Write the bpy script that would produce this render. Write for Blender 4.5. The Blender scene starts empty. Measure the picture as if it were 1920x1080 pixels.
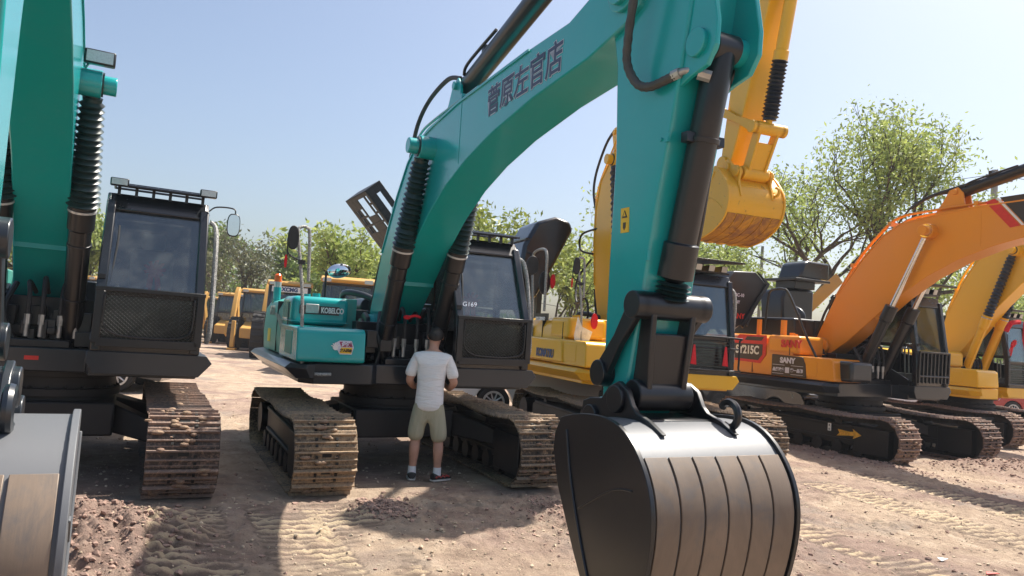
import bpy, bmesh, math, random
import numpy as np
from mathutils import Vector, Matrix
R = math.radians
S = bpy.context.scene
COL = S.collection
random.seed(7)

# ------------------------------------------------------------------ camera
cam = bpy.data.cameras.new('camera')
camo = bpy.data.objects.new('camera', cam); COL.objects.link(camo)
cam.sensor_fit = 'HORIZONTAL'; cam.sensor_width = 36.0
cam.lens = 36.0 * 1410.0 / 1920.0
cam.clip_start = 0.05; cam.clip_end = 3000
PITCH, ROLL, CAMH = 0.0591, 0.0750, 1.77
fw = Vector((0, math.cos(PITCH), math.sin(PITCH)))
rt0 = Vector((1, 0, 0)); up0 = Vector((0, -math.sin(PITCH), math.cos(PITCH)))
c_, s_ = math.cos(ROLL), math.sin(ROLL)
# the picture is turned clockwise: the camera itself is rolled anticlockwise
rt_ = rt0 * c_ + up0 * s_
up_ = up0 * c_ - rt0 * s_
m = Matrix((rt_, up_, -fw)).transposed().to_4x4()
m.translation = Vector((0, 0, CAMH))
camo.matrix_world = m
S.camera = camo

# ------------------------------------------------------------------ light
SUN_AZ = 53.0      # degrees clockwise from +Y
SUN_EL = 59.5
w = bpy.data.worlds.new('World'); S.world = w; w.use_nodes = True
nt = w.node_tree; nt.nodes.clear()
sky = nt.nodes.new('ShaderNodeTexSky'); sky.sky_type = 'NISHITA'
sky.sun_disc = False; sky.sun_elevation = R(SUN_EL); sky.sun_rotation = R(SUN_AZ)
sky.air_density = 1.0; sky.dust_density = 3.2; sky.ozone_density = 1.0; sky.altitude = 0
bg = nt.nodes.new('ShaderNodeBackground'); bg.inputs[1].default_value = 0.085
ow = nt.nodes.new('ShaderNodeOutputWorld')
nt.links.new(sky.outputs[0], bg.inputs[0]); nt.links.new(bg.outputs[0], ow.inputs[0])
sl = bpy.data.lights.new('sun', 'SUN'); sl.energy = 4.3; sl.angle = R(0.55); sl.color = (1.0, 0.94, 0.84)
so = bpy.data.objects.new('sun', sl); COL.objects.link(so)
sd = Vector((math.sin(R(SUN_AZ)) * math.cos(R(SUN_EL)), math.cos(R(SUN_AZ)) * math.cos(R(SUN_EL)), math.sin(R(SUN_EL))))
so.rotation_euler = sd.to_track_quat('Z', 'Y').to_euler()
so.location = (0, 0, 30)
S.view_settings.view_transform = 'Standard'; S.view_settings.look = 'None'
S.view_settings.exposure = 1.08; S.view_settings.gamma = 1.0; S.view_settings.use_curve_mapping = False
S.render.film_transparent = False
S.cycles.max_bounces = 6; S.cycles.transparent_max_bounces = 12

# ------------------------------------------------------------------ materials
def newmat(name):
    mt = bpy.data.materials.new(name); mt.use_nodes = True
    n = mt.node_tree.nodes; n.clear()
    o = n.new('ShaderNodeOutputMaterial'); b = n.new('ShaderNodeBsdfPrincipled')
    mt.node_tree.links.new(b.outputs[0], o.inputs[0])
    return mt, n, mt.node_tree.links, b, o
def noise(n, l, scale, detail=4, rough=0.6, vec=None, dist=0.0):
    t = n.new('ShaderNodeTexNoise'); t.inputs['Scale'].default_value = scale
    t.inputs['Detail'].default_value = detail; t.inputs['Roughness'].default_value = rough
    t.inputs['Distortion'].default_value = dist
    if vec: l.new(vec, t.inputs['Vector'])
    return t
def ramp(n, l, fac, stops):
    r = n.new('ShaderNodeValToRGB'); e = r.color_ramp.elements
    while len(e) > 1: e.remove(e[0])
    e[0].position = stops[0][0]; e[0].color = (*stops[0][1], 1)
    for p, c in stops[1:]:
        x = e.new(p); x.color = (*c, 1)
    l.new(fac, r.inputs[0]); return r
def coords(n, l, scale=(1, 1, 1)):
    t = n.new('ShaderNodeTexCoord'); mp = n.new('ShaderNodeMapping')
    mp.inputs['Scale'].default_value = scale
    l.new(t.outputs['Object'], mp.inputs[0]); return mp.outputs[0]
def bump(n, l, h, b, strength=0.3, dist=0.01):
    bp = n.new('ShaderNodeBump'); bp.inputs['Strength'].default_value = strength
    bp.inputs['Distance'].default_value = dist
    l.new(h, bp.inputs['Height']); l.new(bp.outputs[0], b.inputs['Normal']); return bp
def mixc(n, l, fac, a, bcol):
    mx = n.new('ShaderNodeMix'); mx.data_type = 'RGBA'
    if hasattr(fac, 'links') or not isinstance(fac, (int, float)): l.new(fac, mx.inputs[0])
    else: mx.inputs[0].default_value = fac
    for v, i in ((a, 6), (bcol, 7)):
        if isinstance(v, tuple): mx.inputs[i].default_value = (*v, 1)
        else: l.new(v, mx.inputs[i])
    return mx.outputs[2]

def paint(name, col, rough=0.32, coat=0.3, dirt=(0.30, 0.24, 0.18), amt=0.35, chips=0.0):
    """painted sheet metal with dust and uneven gloss"""
    mt, n, l, b, o = newmat(name)
    v = coords(n, l)
    a = noise(n, l, 1.3, 6, 0.65, v); d = noise(n, l, 22, 5, 0.7, v)
    f = ramp(n, l, a.outputs[0], [(0.42, (0, 0, 0)), (0.78, (amt, amt, amt))])
    f2 = ramp(n, l, d.outputs[0], [(0.55, (0, 0, 0)), (0.75, (amt * .6,) * 3)])
    add = n.new('ShaderNodeMath'); add.operation = 'ADD'; add.use_clamp = True
    l.new(f.outputs[0], add.inputs[0]); l.new(f2.outputs[0], add.inputs[1])
    c = mixc(n, l, add.outputs[0], col, dirt)
    if chips > 0:
        ch = noise(n, l, 9, 8, 0.75, v)
        cf = ramp(n, l, ch.outputs[0], [(0.66 - chips * .1, (0, 0, 0)), (0.69, (chips, chips, chips))])
        c = mixc(n, l, cf.outputs[0], c, (0.12, 0.07, 0.045))
    l.new(c, b.inputs['Base Color'])
    r = n.new('ShaderNodeMapRange'); r.inputs['To Min'].default_value = rough; r.inputs['To Max'].default_value = min(1, rough + 0.45)
    l.new(add.outputs[0], r.inputs[0]); l.new(r.outputs[0], b.inputs['Roughness'])
    b.inputs['Coat Weight'].default_value = coat; b.inputs['Coat Roughness'].default_value = 0.15
    lo = noise(n, l, 3.0, 2, 0.5, v)
    bump(n, l, lo.outputs[0], b, 0.12, 0.02)
    return mt
def plain(name, col, rough=0.5, metal=0.0, em=None, spec=0.5, var=0.12, scale=14):
    mt, n, l, b, o = newmat(name)
    v = coords(n, l); t = noise(n, l, scale, 5, 0.65, v)
    lo = tuple(max(0, x * (1 - var * 2)) for x in col); hi = tuple(min(1, x * (1 + var * 2)) for x in col)
    r = ramp(n, l, t.outputs[0], [(0.3, lo), (0.7, hi)])
    l.new(r.outputs[0], b.inputs['Base Color'])
    b.inputs['Roughness'].default_value = rough; b.inputs['Metallic'].default_value = metal
    b.inputs['Specular IOR Level'].default_value = spec
    bump(n, l, t.outputs[0], b, 0.08, 0.004)
    return mt

TEAL = paint('teal_paint', (0.004, 0.34, 0.345), 0.24, 0.5, amt=0.055)
TEALD = paint('dusty_teal_paint', (0.04, 0.32, 0.27), 0.5, 0.1, amt=0.5)
YEL = paint('yellow_paint', (0.82, 0.43, 0.008), 0.35, 0.3, amt=0.08)
YEL2 = paint('bright_yellow_paint', (0.84, 0.46, 0.008), 0.35, 0.3, amt=0.06)
ORA = paint('orange_paint', (0.74, 0.27, 0.012), 0.35, 0.3, amt=0.06)
YEB = paint('worn_yellow_bucket_paint', (0.78, 0.40, 0.015), 0.42, 0.15, amt=0.15, chips=0.7)
LOAD = paint('faded_loader_yellow', (0.55, 0.30, 0.06), 0.5, 0.1, amt=0.4)
BLK = paint('black_paint', (0.007, 0.008, 0.011), 0.34, 0.2, dirt=(0.05, 0.047, 0.045), amt=0.12)
BLKG = paint('glossy_black_paint', (0.010, 0.012, 0.016), 0.24, 0.35, dirt=(0.07, 0.065, 0.06), amt=0.10)
DARK = paint('dark_grey_deck', (0.016, 0.021, 0.028), 0.30, 0.3, dirt=(0.07, 0.066, 0.062), amt=0.16)
FRAME = paint('muddy_black_frame', (0.006, 0.006, 0.008), 0.5, 0.0, dirt=(0.06, 0.045, 0.036), amt=0.3)
PANL = plain('grey_cover_plate', (0.13, 0.11, 0.09), 0.6)
RUB = plain('black_rubber', (0.02, 0.021, 0.023), 0.55)
RUBG = plain('green_black_bellows_rubber', (0.012, 0.035, 0.035), 0.38, spec=0.6)
RUBB = plain('blue_black_bellows_rubber', (0.016, 0.02, 0.028), 0.42, spec=0.6)
HOSE = plain('ribbed_hose', (0.06, 0.055, 0.05), 0.5)
HOSEG = plain('steel_pipe', (0.42, 0.41, 0.39), 0.35, 0.6)
CHR = plain('chrome_rod', (0.72, 0.72, 0.72), 0.12, 1.0, var=0.02)
WHT = plain('white_marking', (0.78, 0.78, 0.76), 0.5, var=0.03)
LAV = plain('pale_lilac_outline', (0.62, 0.62, 0.72), 0.5, var=0.03)
NAVY = plain('navy_lettering', (0.035, 0.045, 0.10), 0.45, var=0.05)
BLUE = plain('blue_lettering', (0.02, 0.06, 0.18), 0.45, var=0.05)
REDM = plain('red_marking', (0.62, 0.03, 0.02), 0.5, var=0.05)
REDF = plain('red_ribbon_cloth', (0.62, 0.01, 0.02), 0.75, var=0.1)
YELM = plain('yellow_marking', (0.80, 0.50, 0.03), 0.5, var=0.04)
BRN = plain('brown_decal', (0.045, 0.03, 0.024), 0.45, var=0.05)
MAG = plain('magenta_decal', (0.30, 0.02, 0.09), 0.5, var=0.05)
ORM = plain('arrow_orange', (0.75, 0.36, 0.03), 0.6, var=0.2)
GREYD = plain('faded_grey_decal', (0.20, 0.22, 0.20), 0.6, var=0.15)
SEAT = plain('seat_fabric', (0.12, 0.12, 0.125), 0.9)
SKIN = plain('skin', (0.50, 0.27, 0.19), 0.55, var=0.06, scale=8)
HAIR = plain('black_hair', (0.012, 0.010, 0.010), 0.6, var=0.3, scale=90)
SOCK = plain('white_sock', (0.75, 0.75, 0.78), 0.9, var=0.04)
SHOE = plain('black_shoe', (0.02, 0.018, 0.02), 0.6)
SHOER = plain('red_shoe_print', (0.45, 0.06, 0.05), 0.6)
SOLE = plain('shoe_sole', (0.6, 0.56, 0.52), 0.7)
TIRE = plain('tyre_rubber', (0.028, 0.026, 0.024), 0.8)
RIM = plain('silver_wheel', (0.55, 0.55, 0.56), 0.3, 0.7)
LENSM = plain('lamp_lens', (0.55, 0.56, 0.55), 0.12, 0.3, var=0.08, scale=60)
MIRR = plain('mirror_glass', (0.85, 0.87, 0.88), 0.03, 1.0, var=0.01)
ORL = plain('orange_beacon_lens', (0.85, 0.13, 0.02), 0.25, var=0.08)
POLEM = plain('concrete_pole', (0.30, 0.29, 0.27), 0.85)
WIRE = plain('wire_black', (0.03, 0.03, 0.03), 0.6)
CARB = paint('black_car_paint', (0.015, 0.02, 0.028), 0.15, 0.8, amt=0.08)
CARW = paint('white_car_paint', (0.72, 0.70, 0.69), 0.25, 0.6, amt=0.06)
CARR = paint('red_car_paint', (0.36, 0.02, 0.02), 0.2, 0.6, amt=0.06)
BARK = plain('bark', (0.075, 0.058, 0.045), 0.9, var=0.3, scale=6)
PLATE = plain('blue_plate', (0.03, 0.10, 0.42), 0.4, var=0.03)
WRAPC = plain('clear_film', (0.75, 0.72, 0.68), 0.3, var=0.1)

def mk_wrap():
    """handrail wound with bubble film"""
    mt, n, l, b, o = newmat('film_wrapped_rail')
    v = coords(n, l); t = noise(n, l, 60, 6, 0.8, v, 1.0)
    r = ramp(n, l, t.outputs[0], [(0.38, (0.12, 0.12, 0.12)), (0.55, (0.42, 0.41, 0.39)), (0.68, (0.78, 0.77, 0.74))])
    l.new(r.outputs[0], b.inputs['Base Color']); b.inputs['Roughness'].default_value = 0.3
    bump(n, l, t.outputs[0], b, 0.8, 0.01); return mt
WRAP = mk_wrap()

def mk_glass(name, tint, refl=0.16):
    mt = bpy.data.materials.new(name); mt.use_nodes = True
    n = mt.node_tree.nodes; l = mt.node_tree.links; n.clear()
    o = n.new('ShaderNodeOutputMaterial'); mx = n.new('ShaderNodeMixShader')
    tr = n.new('ShaderNodeBsdfTransparent'); tr.inputs[0].default_value = (*tint, 1)
    gl = n.new('ShaderNodeBsdfGlossy'); gl.inputs['Roughness'].default_value = 0.04
    gl.inputs['Color'].default_value = (0.86, 0.95, 1, 1)
    fr = n.new('ShaderNodeLayerWeight'); fr.inputs[0].default_value = 0.35
    v = coords(n, l); ns = noise(n, l, 5, 5, 0.7, v)
    df = n.new('ShaderNodeBsdfDiffuse'); df.inputs[0].default_value = (0.32, 0.34, 0.34, 1)
    rr = n.new('ShaderNodeMapRange'); rr.inputs['To Min'].default_value = refl; rr.inputs['To Max'].default_value = 0.85
    l.new(fr.outputs['Fresnel'], rr.inputs[0]); l.new(rr.outputs[0], mx.inputs[0])
    l.new(tr.outputs[0], mx.inputs[1]); l.new(gl.outputs[0], mx.inputs[2])
    m2 = n.new('ShaderNodeMixShader'); dr = ramp(n, l, ns.outputs[0], [(0.45, (0.03,) * 3), (0.8, (0.22,) * 3)])
    l.new(dr.outputs[0], m2.inputs[0]); l.new(mx.outputs[0], m2.inputs[1]); l.new(df.outputs[0], m2.inputs[2])
    bp = n.new('ShaderNodeBump'); bp.inputs['Strength'].default_value = 0.05; bp.inputs['Distance'].default_value = 0.02
    n3 = noise(n, l, 1.5, 2, 0.5, v); l.new(n3.outputs[0], bp.inputs['Height']); l.new(bp.outputs[0], gl.inputs['Normal'])
    l.new(m2.outputs[0], o.inputs[0]); return mt
GLASS = mk_glass('cab_glass', (0.58, 0.62, 0.62), 0.07)
GLASSD = mk_glass('dark_glass', (0.30, 0.33, 0.33), 0.05)

def mk_steel_bucket(name, top, worn, band=0.0):
    """black painted bucket plate worn to brown steel by digging"""
    mt, n, l, b, o = newmat(name)
    v = coords(n, l); vs = coords(n, l, (2.0, 42, 2.0))
    a = noise(n, l, 3.0, 7, 0.72, v, 0.8); s = noise(n, l, 3.2, 8, 0.75, vs)
    ad = n.new('ShaderNodeMath'); ad.operation = 'MULTIPLY_ADD'
    s3 = n.new('ShaderNodeMath'); s3.operation = 'MULTIPLY'; s3.inputs[1].default_value = .30; l.new(s.outputs[0], s3.inputs[0]); l.new(a.outputs[0], ad.inputs[0]); ad.inputs[1].default_value = 1.5; l.new(s3.outputs[0], ad.inputs[2])
    l3 = noise(n, l, 0.9, 5, 0.6, v, 1.2); sp = n.new('ShaderNodeSeparateXYZ'); l.new(v, sp.inputs[0])
    zr = n.new('ShaderNodeMapRange'); zr.inputs['From Min'].default_value = 1.25; zr.inputs['From Max'].default_value = .3; l.new(sp.outputs[2], zr.inputs[0])
    zz = n.new('ShaderNodeMath'); zz.operation = 'MULTIPLY_ADD'; zz.inputs[1].default_value = .30; l.new(zr.outputs[0], zz.inputs[0]); l.new(ad.outputs[0], zz.inputs[2])
    ad = zz
    f = ramp(n, l, ad.outputs[0], [(0.70 + band, (0, 0, 0)), (1.15 + band, (.9, .9, .9))])
    lo_ = tuple(x * .72 for x in worn); wa = ramp(n, l, l3.outputs[0], [(0.35, lo_), (0.65, tuple(min(1, x * 1.25) for x in worn))])
    wc = n.new('ShaderNodeHueSaturation'); l.new(wa.outputs[0], wc.inputs['Color'])
    sv_ = n.new('ShaderNodeMapRange'); sv_.inputs['From Min'].default_value = .3; sv_.inputs['From Max'].default_value = .7; sv_.inputs['To Min'].default_value = .93; sv_.inputs['To Max'].default_value = 1.08; l.new(s.outputs[0], sv_.inputs[0]); l.new(sv_.outputs[0], wc.inputs['Value'])
    l.new(mixc(n, l, f.outputs[0], top, wc.outputs[0]), b.inputs['Base Color'])
    b.inputs['Roughness'].default_value = 0.36; b.inputs['Metallic'].default_value = 0.15
    rr = n.new('ShaderNodeMapRange'); rr.inputs['To Min'].default_value = 0.44; rr.inputs['To Max'].default_value = 0.6
    l.new(s.outputs[0], rr.inputs[0]); l.new(rr.outputs[0], b.inputs['Roughness'])
    bump(n, l, a.outputs[0], b, 0.12, 0.008); return mt
BUCK = mk_steel_bucket('black_bucket_steel', (0.13, 0.135, 0.145), (0.18, 0.15, 0.125), 0.45)
BUCKW = mk_steel_bucket('worn_bucket_steel', (0.115, 0.112, 0.112), (0.225, 0.165, 0.118), -0.08)

def mk_shoe(name, mud, steel):
    mt, n, l, b, o = newmat(name)
    v = coords(n, l); a = noise(n, l, 1.6, 6, 0.65, v); d = noise(n, l, 30, 7, 0.8, v)
    ad = n.new('ShaderNodeMath'); ad.operation = 'MULTIPLY_ADD'
    l.new(a.outputs[0], ad.inputs[0]); ad.inputs[1].default_value = 0.8; l.new(d.outputs[0], ad.inputs[2])
    f = ramp(n, l, ad.outputs[0], [(0.78, (0, 0, 0)), (0.98, (1, 1, 1))])
    mc = ramp(n, l, d.outputs[0], [(0.3, tuple(x * .5 for x in mud)), (0.65, mud)])
    l.new(mixc(n, l, f.outputs[0], steel, mc.outputs[0]), b.inputs['Base Color'])
    b.inputs['Roughness'].default_value = 0.72
    bump(n, l, d.outputs[0], b, 0.7, 0.015); return mt
RUST = mk_steel_bucket('rusty_yellow_plate', (0.70, 0.34, 0.015), (0.20, 0.08, 0.04), -0.06)
GRO = mk_shoe('worn_grouser_bars', (0.38, 0.245, 0.18), (0.19, 0.135, 0.11))
GRO2 = mk_shoe('tan_worn_grouser_bars', (0.46, 0.32, 0.20), (0.22, 0.165, 0.12))
SHO = mk_shoe('muddy_track_shoes', (0.32, 0.20, 0.145), (0.06, 0.042, 0.034))
SHO2 = mk_shoe('tan_muddy_track_shoes', (0.38, 0.26, 0.155), (0.055, 0.042, 0.032))
LINK = plain('dark_track_link', (0.02, 0.018, 0.016), 0.8)
MUD = mk_shoe('caked_mud', (0.40, 0.27, 0.17), (0.22, 0.13, 0.09))

# ------------------------------------------------------------------ mesh builder
def xz(beta, s=1.0, frm=(0, 0), to=(0, 0), w=None):
    """turn and scale in the x-z plane about frm, then move frm to `to`"""
    c, n = math.cos(beta) * s, math.sin(beta) * s
    w = s if w is None else w
    return Matrix(((c, 0, -n, to[0] - c * frm[0] + n * frm[1]), (0, w, 0, 0),
                   (n, 0, c, to[1] - n * frm[0] - c * frm[1]), (0, 0, 0, 1)))
class MB:
    def __init__(self): self.v = []; self.f = []
    def add(self, vs, fs):
        k = len(self.v); self.v += [tuple(p) for p in vs]; self.f += [tuple(i + k for i in f) for f in fs]; return self
    def box(self, x0, x1, y0, y1, z0, z1, M=None):
        p = [Vector((x, y, z)) for x in (x0, x1) for y in (y0, y1) for z in (z0, z1)]
        if M: p = [M @ q for q in p]
        return self.add(p, [(0, 1, 3, 2), (4, 6, 7, 5), (0, 4, 5, 1), (2, 3, 7, 6), (0, 2, 6, 4), (1, 5, 7, 3)])
    def prism(self, poly, y0, y1, ax='y', M=None):
        """poly in (x,z) pushed along y (ax='y'), (y,z) along x, or (x,y) along z"""
        n = len(poly)
        def P(a, b, t):
            return {'y': (a, t, b), 'x': (t, a, b), 'z': (a, b, t)}[ax]
        vs = [P(a, b, y0) for a, b in poly] + [P(a, b, y1) for a, b in poly]
        if M: vs = [M @ Vector(q) for q in vs]
        fs = [tuple(range(n - 1, -1, -1)), tuple(range(n, 2 * n))] + [(i, (i + 1) % n, n + (i + 1) % n, n + i) for i in range(n)]
        return self.add(vs, fs)
    def loft(self, rings, closed=True, caps=True):
        n = len(rings[0]); vs = [p for r in rings for p in r]; fs = []
        for k in range(len(rings) - 1):
            for i in range(n if closed else n - 1):
                j = (i + 1) % n; fs.append((k * n + i, k * n + j, (k + 1) * n + j, (k + 1) * n + i))
        if caps and closed: fs += [tuple(range(n - 1, -1, -1)), tuple(range((len(rings) - 1) * n, len(rings) * n))]
        return self.add(vs, fs)
    def cyl(self, p0, p1, r0, r1=None, n=20, caps=True):
        return self.lathe(p0, p1, [(0, r0), (1, r0 if r1 is None else r1)], n, caps)
    def lathe(self, p0, p1, prof, n=20, caps=True):
        p0 = Vector(p0); p1 = Vector(p1); d = p1 - p0; a = d.normalized()
        u = a.orthogonal().normalized(); v = a.cross(u)
        return self.loft([[p0 + d * t + (u * math.cos(2 * math.pi * i / n) + v * math.sin(2 * math.pi * i / n)) * r for i in range(n)] for t, r in prof], True, caps)
    def tube(self, pts, r, n=8, rib=0.0, smooth=True):
        pts = [Vector(p) for p in pts]
        if smooth and len(pts) > 2: pts = spline(pts)
        u = None; rings = []
        for i, p in enumerate(pts):
            t = (pts[min(i + 1, len(pts) - 1)] - pts[max(i - 1, 0)]).normalized()
            u = t.orthogonal().normalized() if u is None else (u - t * u.dot(t)).normalized()
            v = t.cross(u); rr = r * (1 + rib * (1 if i % 2 else -1))
            rings.append([p + (u * math.cos(2 * math.pi * k / n) + v * math.sin(2 * math.pi * k / n)) * rr for k in range(n)])
        return self.loft(rings)
    def sphere(self, c, r, n=14, m=9, M=None):
        if not isinstance(r, (tuple, list)): r = (r, r, r)
        rings = []
        for j in range(m + 1):
            th = math.pi * (j + .0001) / (m + .0002)
            rings.append([Vector((c[0] + r[0] * math.sin(th) * math.cos(2 * math.pi * i / n), c[1] + r[1] * math.sin(th) * math.sin(2 * math.pi * i / n), c[2] + r[2] * math.cos(th))) for i in range(n)])
        if M: rings = [[M @ q for q in g] for g in rings]
        return self.loft(rings, True, True)
    def build(self, name, mat, parent=None, M=None, bev=0.0, seg=2, ang=35, smooth=True):
        vs = self.v if M is None else [tuple(M @ Vector(p)) for p in self.v]
        me = bpy.data.meshes.new(name); me.from_pydata(vs, [], self.f); me.update()
        bm = bmesh.new(); bm.from_mesh(me); bmesh.ops.recalc_face_normals(bm, faces=bm.faces); bm.to_mesh(me); bm.free()
        if smooth:
            me.polygons.foreach_set('use_smooth', [True] * len(me.polygons)); me.set_sharp_from_angle(angle=R(ang))
        o = bpy.data.objects.new(name, me); COL.objects.link(o); me.materials.append(mat)
        if parent: o.parent = parent
        if bev > 0:
            b = o.modifiers.new('bevel', 'BEVEL'); b.width = bev; b.segments = seg; b.limit_method = 'ANGLE'; b.angle_limit = R(32); b.harden_normals = False
        return o
def spline(pts, k=6):
    out = []
    for i in range(len(pts) - 1):
        a = pts[max(i - 1, 0)]; b = pts[i]; c = pts[i + 1]; d = pts[min(i + 2, len(pts) - 1)]
        for j in range(k):
            t = j / k; out.append(0.5 * ((2 * b) + (c - a) * t + (2 * a - 5 * b + 4 * c - d) * t * t + (3 * b - a - 3 * c + d) * t ** 3))
    out.append(pts[-1]); return out
def tag(o, label=None, cat=None, group=None, kind=None):
    if label: o['label'] = label
    if cat: o['category'] = cat
    if group: o['group'] = group
    if kind: o['kind'] = kind
    return o
def empty(name, loc=(0, 0, 0), rz=0.0, label=None, cat=None, group=None):
    o = bpy.data.objects.new(name, None); COL.objects.link(o); o.location = loc; o.rotation_euler = (0, 0, rz)
    o.empty_display_size = 0.3
    return tag(o, label, cat, group)
def copy_tree(o, parent=None):
    c = o.copy(); COL.objects.link(c); c.parent = parent
    for ch in list(o.children): copy_tree(ch, c)
    return c
def text(s, size, mat, parent, org, right=(1, 0, 0), up=(0, 0, 1), bold=0.0, ex=0.003, name='lettering', M=None, align='CENTER', sx=1.0, shear=0.0):
    cu = bpy.data.curves.new('t', 'FONT'); cu.body = s; cu.size = size; cu.extrude = ex; cu.offset = bold
    cu.align_x = align; cu.align_y = 'CENTER'; cu.resolution_u = 4; cu.shear = shear
    t = bpy.data.objects.new('t', cu); COL.objects.link(t)
    dg = bpy.context.evaluated_depsgraph_get(); me = bpy.data.meshes.new_from_object(t.evaluated_get(dg))
    bpy.data.objects.remove(t)
    r = Vector(right).normalized(); u = Vector(up).normalized(); n = r.cross(u)
    T = Matrix((r * sx, u, n)).transposed().to_4x4(); T.translation = Vector(org)
    if M is not None: T = M @ T
    me.transform(T); me.materials.clear(); me.materials.append(mat)
    o = bpy.data.objects.new(name, me); COL.objects.link(o); o.parent = parent; me.name = name
    return o
# ------------------------------------------------------------------ excavators
I4 = Matrix.Identity(4)
def mirror_y(o, name=None):
    """second copy of a part on the other side of the machine"""
    me = o.data.copy(); me.transform(Matrix.Scale(-1, 4, (0, 1, 0))); me.flip_normals()
    c = o.copy(); c.data = me; COL.objects.link(c); c.parent = o.parent
    return c
def track_chain(a, b, r, yc, hw, mat, root, seed=0):
    """closed chain of triple grouser shoes round idler (front) and sprocket (rear)"""
    rnd = random.Random(seed)
    pts = []
    def arc(cx, cz, t0, t1, n): return [(cx + r * math.sin(t), cz + r * math.cos(t)) for t in [t0 + (t1 - t0) * i / n for i in range(n + 1)]]
    pts += arc(a, r, 0, math.pi, 24)
    N = 12
    pts += [(a + (-b - a) * i / N, 0.0) for i in range(1, N)]
    pts += arc(-b, r, math.pi, 2 * math.pi, 24)
    for i in range(1, N):
        t = i / N; pts.append((-b + (a + b) * t, 2 * r - 0.035 * abs(math.sin(2 * math.pi * t))))
    pts.append(pts[0])
    P = np.array(pts); d = np.r_[0, np.cumsum(np.hypot(*np.diff(P, axis=0).T))]
    n = int(round(d[-1] / 0.182)); st = d[-1] / n
    q = MB(); ln = MB(); L = st * 0.5
    prof = [(-L + .004, -.014), (-L + .004, -.002), (L - .016, -.002), (L - .008, -.014)]
    bars = [[(-L + .004, -.01), (-L + .006, .030), (-L + .020, .030), (-L + .028, -.01)], [(-.010, -.01), (-.004, .024), (.008, .024), (.014, -.01)], [(L * .5, -.01), (L * .5 + .004, .006), (L * .5 + .012, .006), (L * .5 + .016, -.01)]]
    gb = MB()
    for i in range(n):
        s = (i + 0.35) * st
        x = np.interp(s, d, P[:, 0]); z = np.interp(s, d, P[:, 1])
        x2 = np.interp((s + .02) % d[-1], d, P[:, 0]); z2 = np.interp((s + .02) % d[-1], d, P[:, 1])
        t = np.array([x2 - x, z2 - z]); t /= np.hypot(*t); nn = np.array([-t[1], t[0]])
        j = rnd.uniform(-.004, .004)
        poly = [(x + t[0] * u + nn[0] * (v - .02), z + t[1] * u + nn[1] * (v - .02)) for u, v in prof]
        q.prism(poly, yc - hw + j, yc + hw + j)
        for bi, br in enumerate(bars):
            pl = [(x + t[0] * u + nn[0] * (v - .02), z + t[1] * u + nn[1] * (v - .02)) for u, v in br]
            e1, e2 = rnd.uniform(0, .012), rnd.uniform(0, .012); gb.prism(pl, yc - hw + j + e1, yc + hw + j - e2)
        M = Matrix(((t[0], 0, nn[0], x), (0, 1, 0, yc), (t[1], 0, nn[1], z), (0, 0, 0, 1)))
        for y in (-.10, .10):
            ln.box(-L * .95, L * 1.0, y - .022, y + .022, -.12, -.035, M)
            for u in (-.03, .035): ln.box(u - .012, u + .012, y - .012, y + .012, -.02, .001, M)
        if rnd.random() < .75: ln.box(-L * .75, -L * .30, -.045, .045, -.03, -.0185, M)
    o = q.build('track_chain', mat, root, ang=25)
    ln.build('track_link', LINK, o)
    gb.build('grouser_bar', GRO2 if mat is SHO2 else GRO, o, ang=25)
    # lumps of caked mud
    mb = MB()
    for _ in range(130):
        s = rnd.uniform(0, d[-1] * .30) if rnd.random() < .75 else rnd.uniform(0, d[-1])
        s = (s + d[-1] - 0.25) % d[-1]
        x = np.interp(s, d, P[:, 0]); z = np.interp(s, d, P[:, 1])
        if z < 0.05: continue
        y = yc + rnd.gauss(0, .4) * hw; rr = rnd.uniform(.008, .034)
        mb.sphere((x, max(yc - hw, min(yc + hw, y)), z), (rr, rr * rnd.uniform(1, 2.4), rr * .7), 6, 4)
    tag(mb.build('mud_lump', MUD, o, ang=80), kind='stuff')
    return o

def grid_plate(us, vs, holes, T, th):
    """thin plate with rectangular holes; T maps (u,v,w) to space"""
    q = MB()
    for i in range(len(us) - 1):
        for j in range(len(vs) - 1):
            if (i, j) in holes: continue
            q.box(us[i], us[i + 1], vs[j], vs[j + 1], 0, th, T)
    return q

def bellows(q, p0, p1, r0, r1, folds, rnd=None):
    """concertina rubber boot between two points"""
    prof = [(0, r0 * .8)]
    for i in range(folds * 2 + 1):
        t = .03 + .94 * i / (folds * 2)
        k = 1.0 if i % 2 else 0.72
        t2 = t + (rnd.uniform(-.006, .006) if rnd else 0)
        prof.append((t2, (r0 + (r1 - r0) * t) * k))
    prof.append((1, r1 * .8))
    q.lathe(p0, p1, prof, 22)

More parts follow.
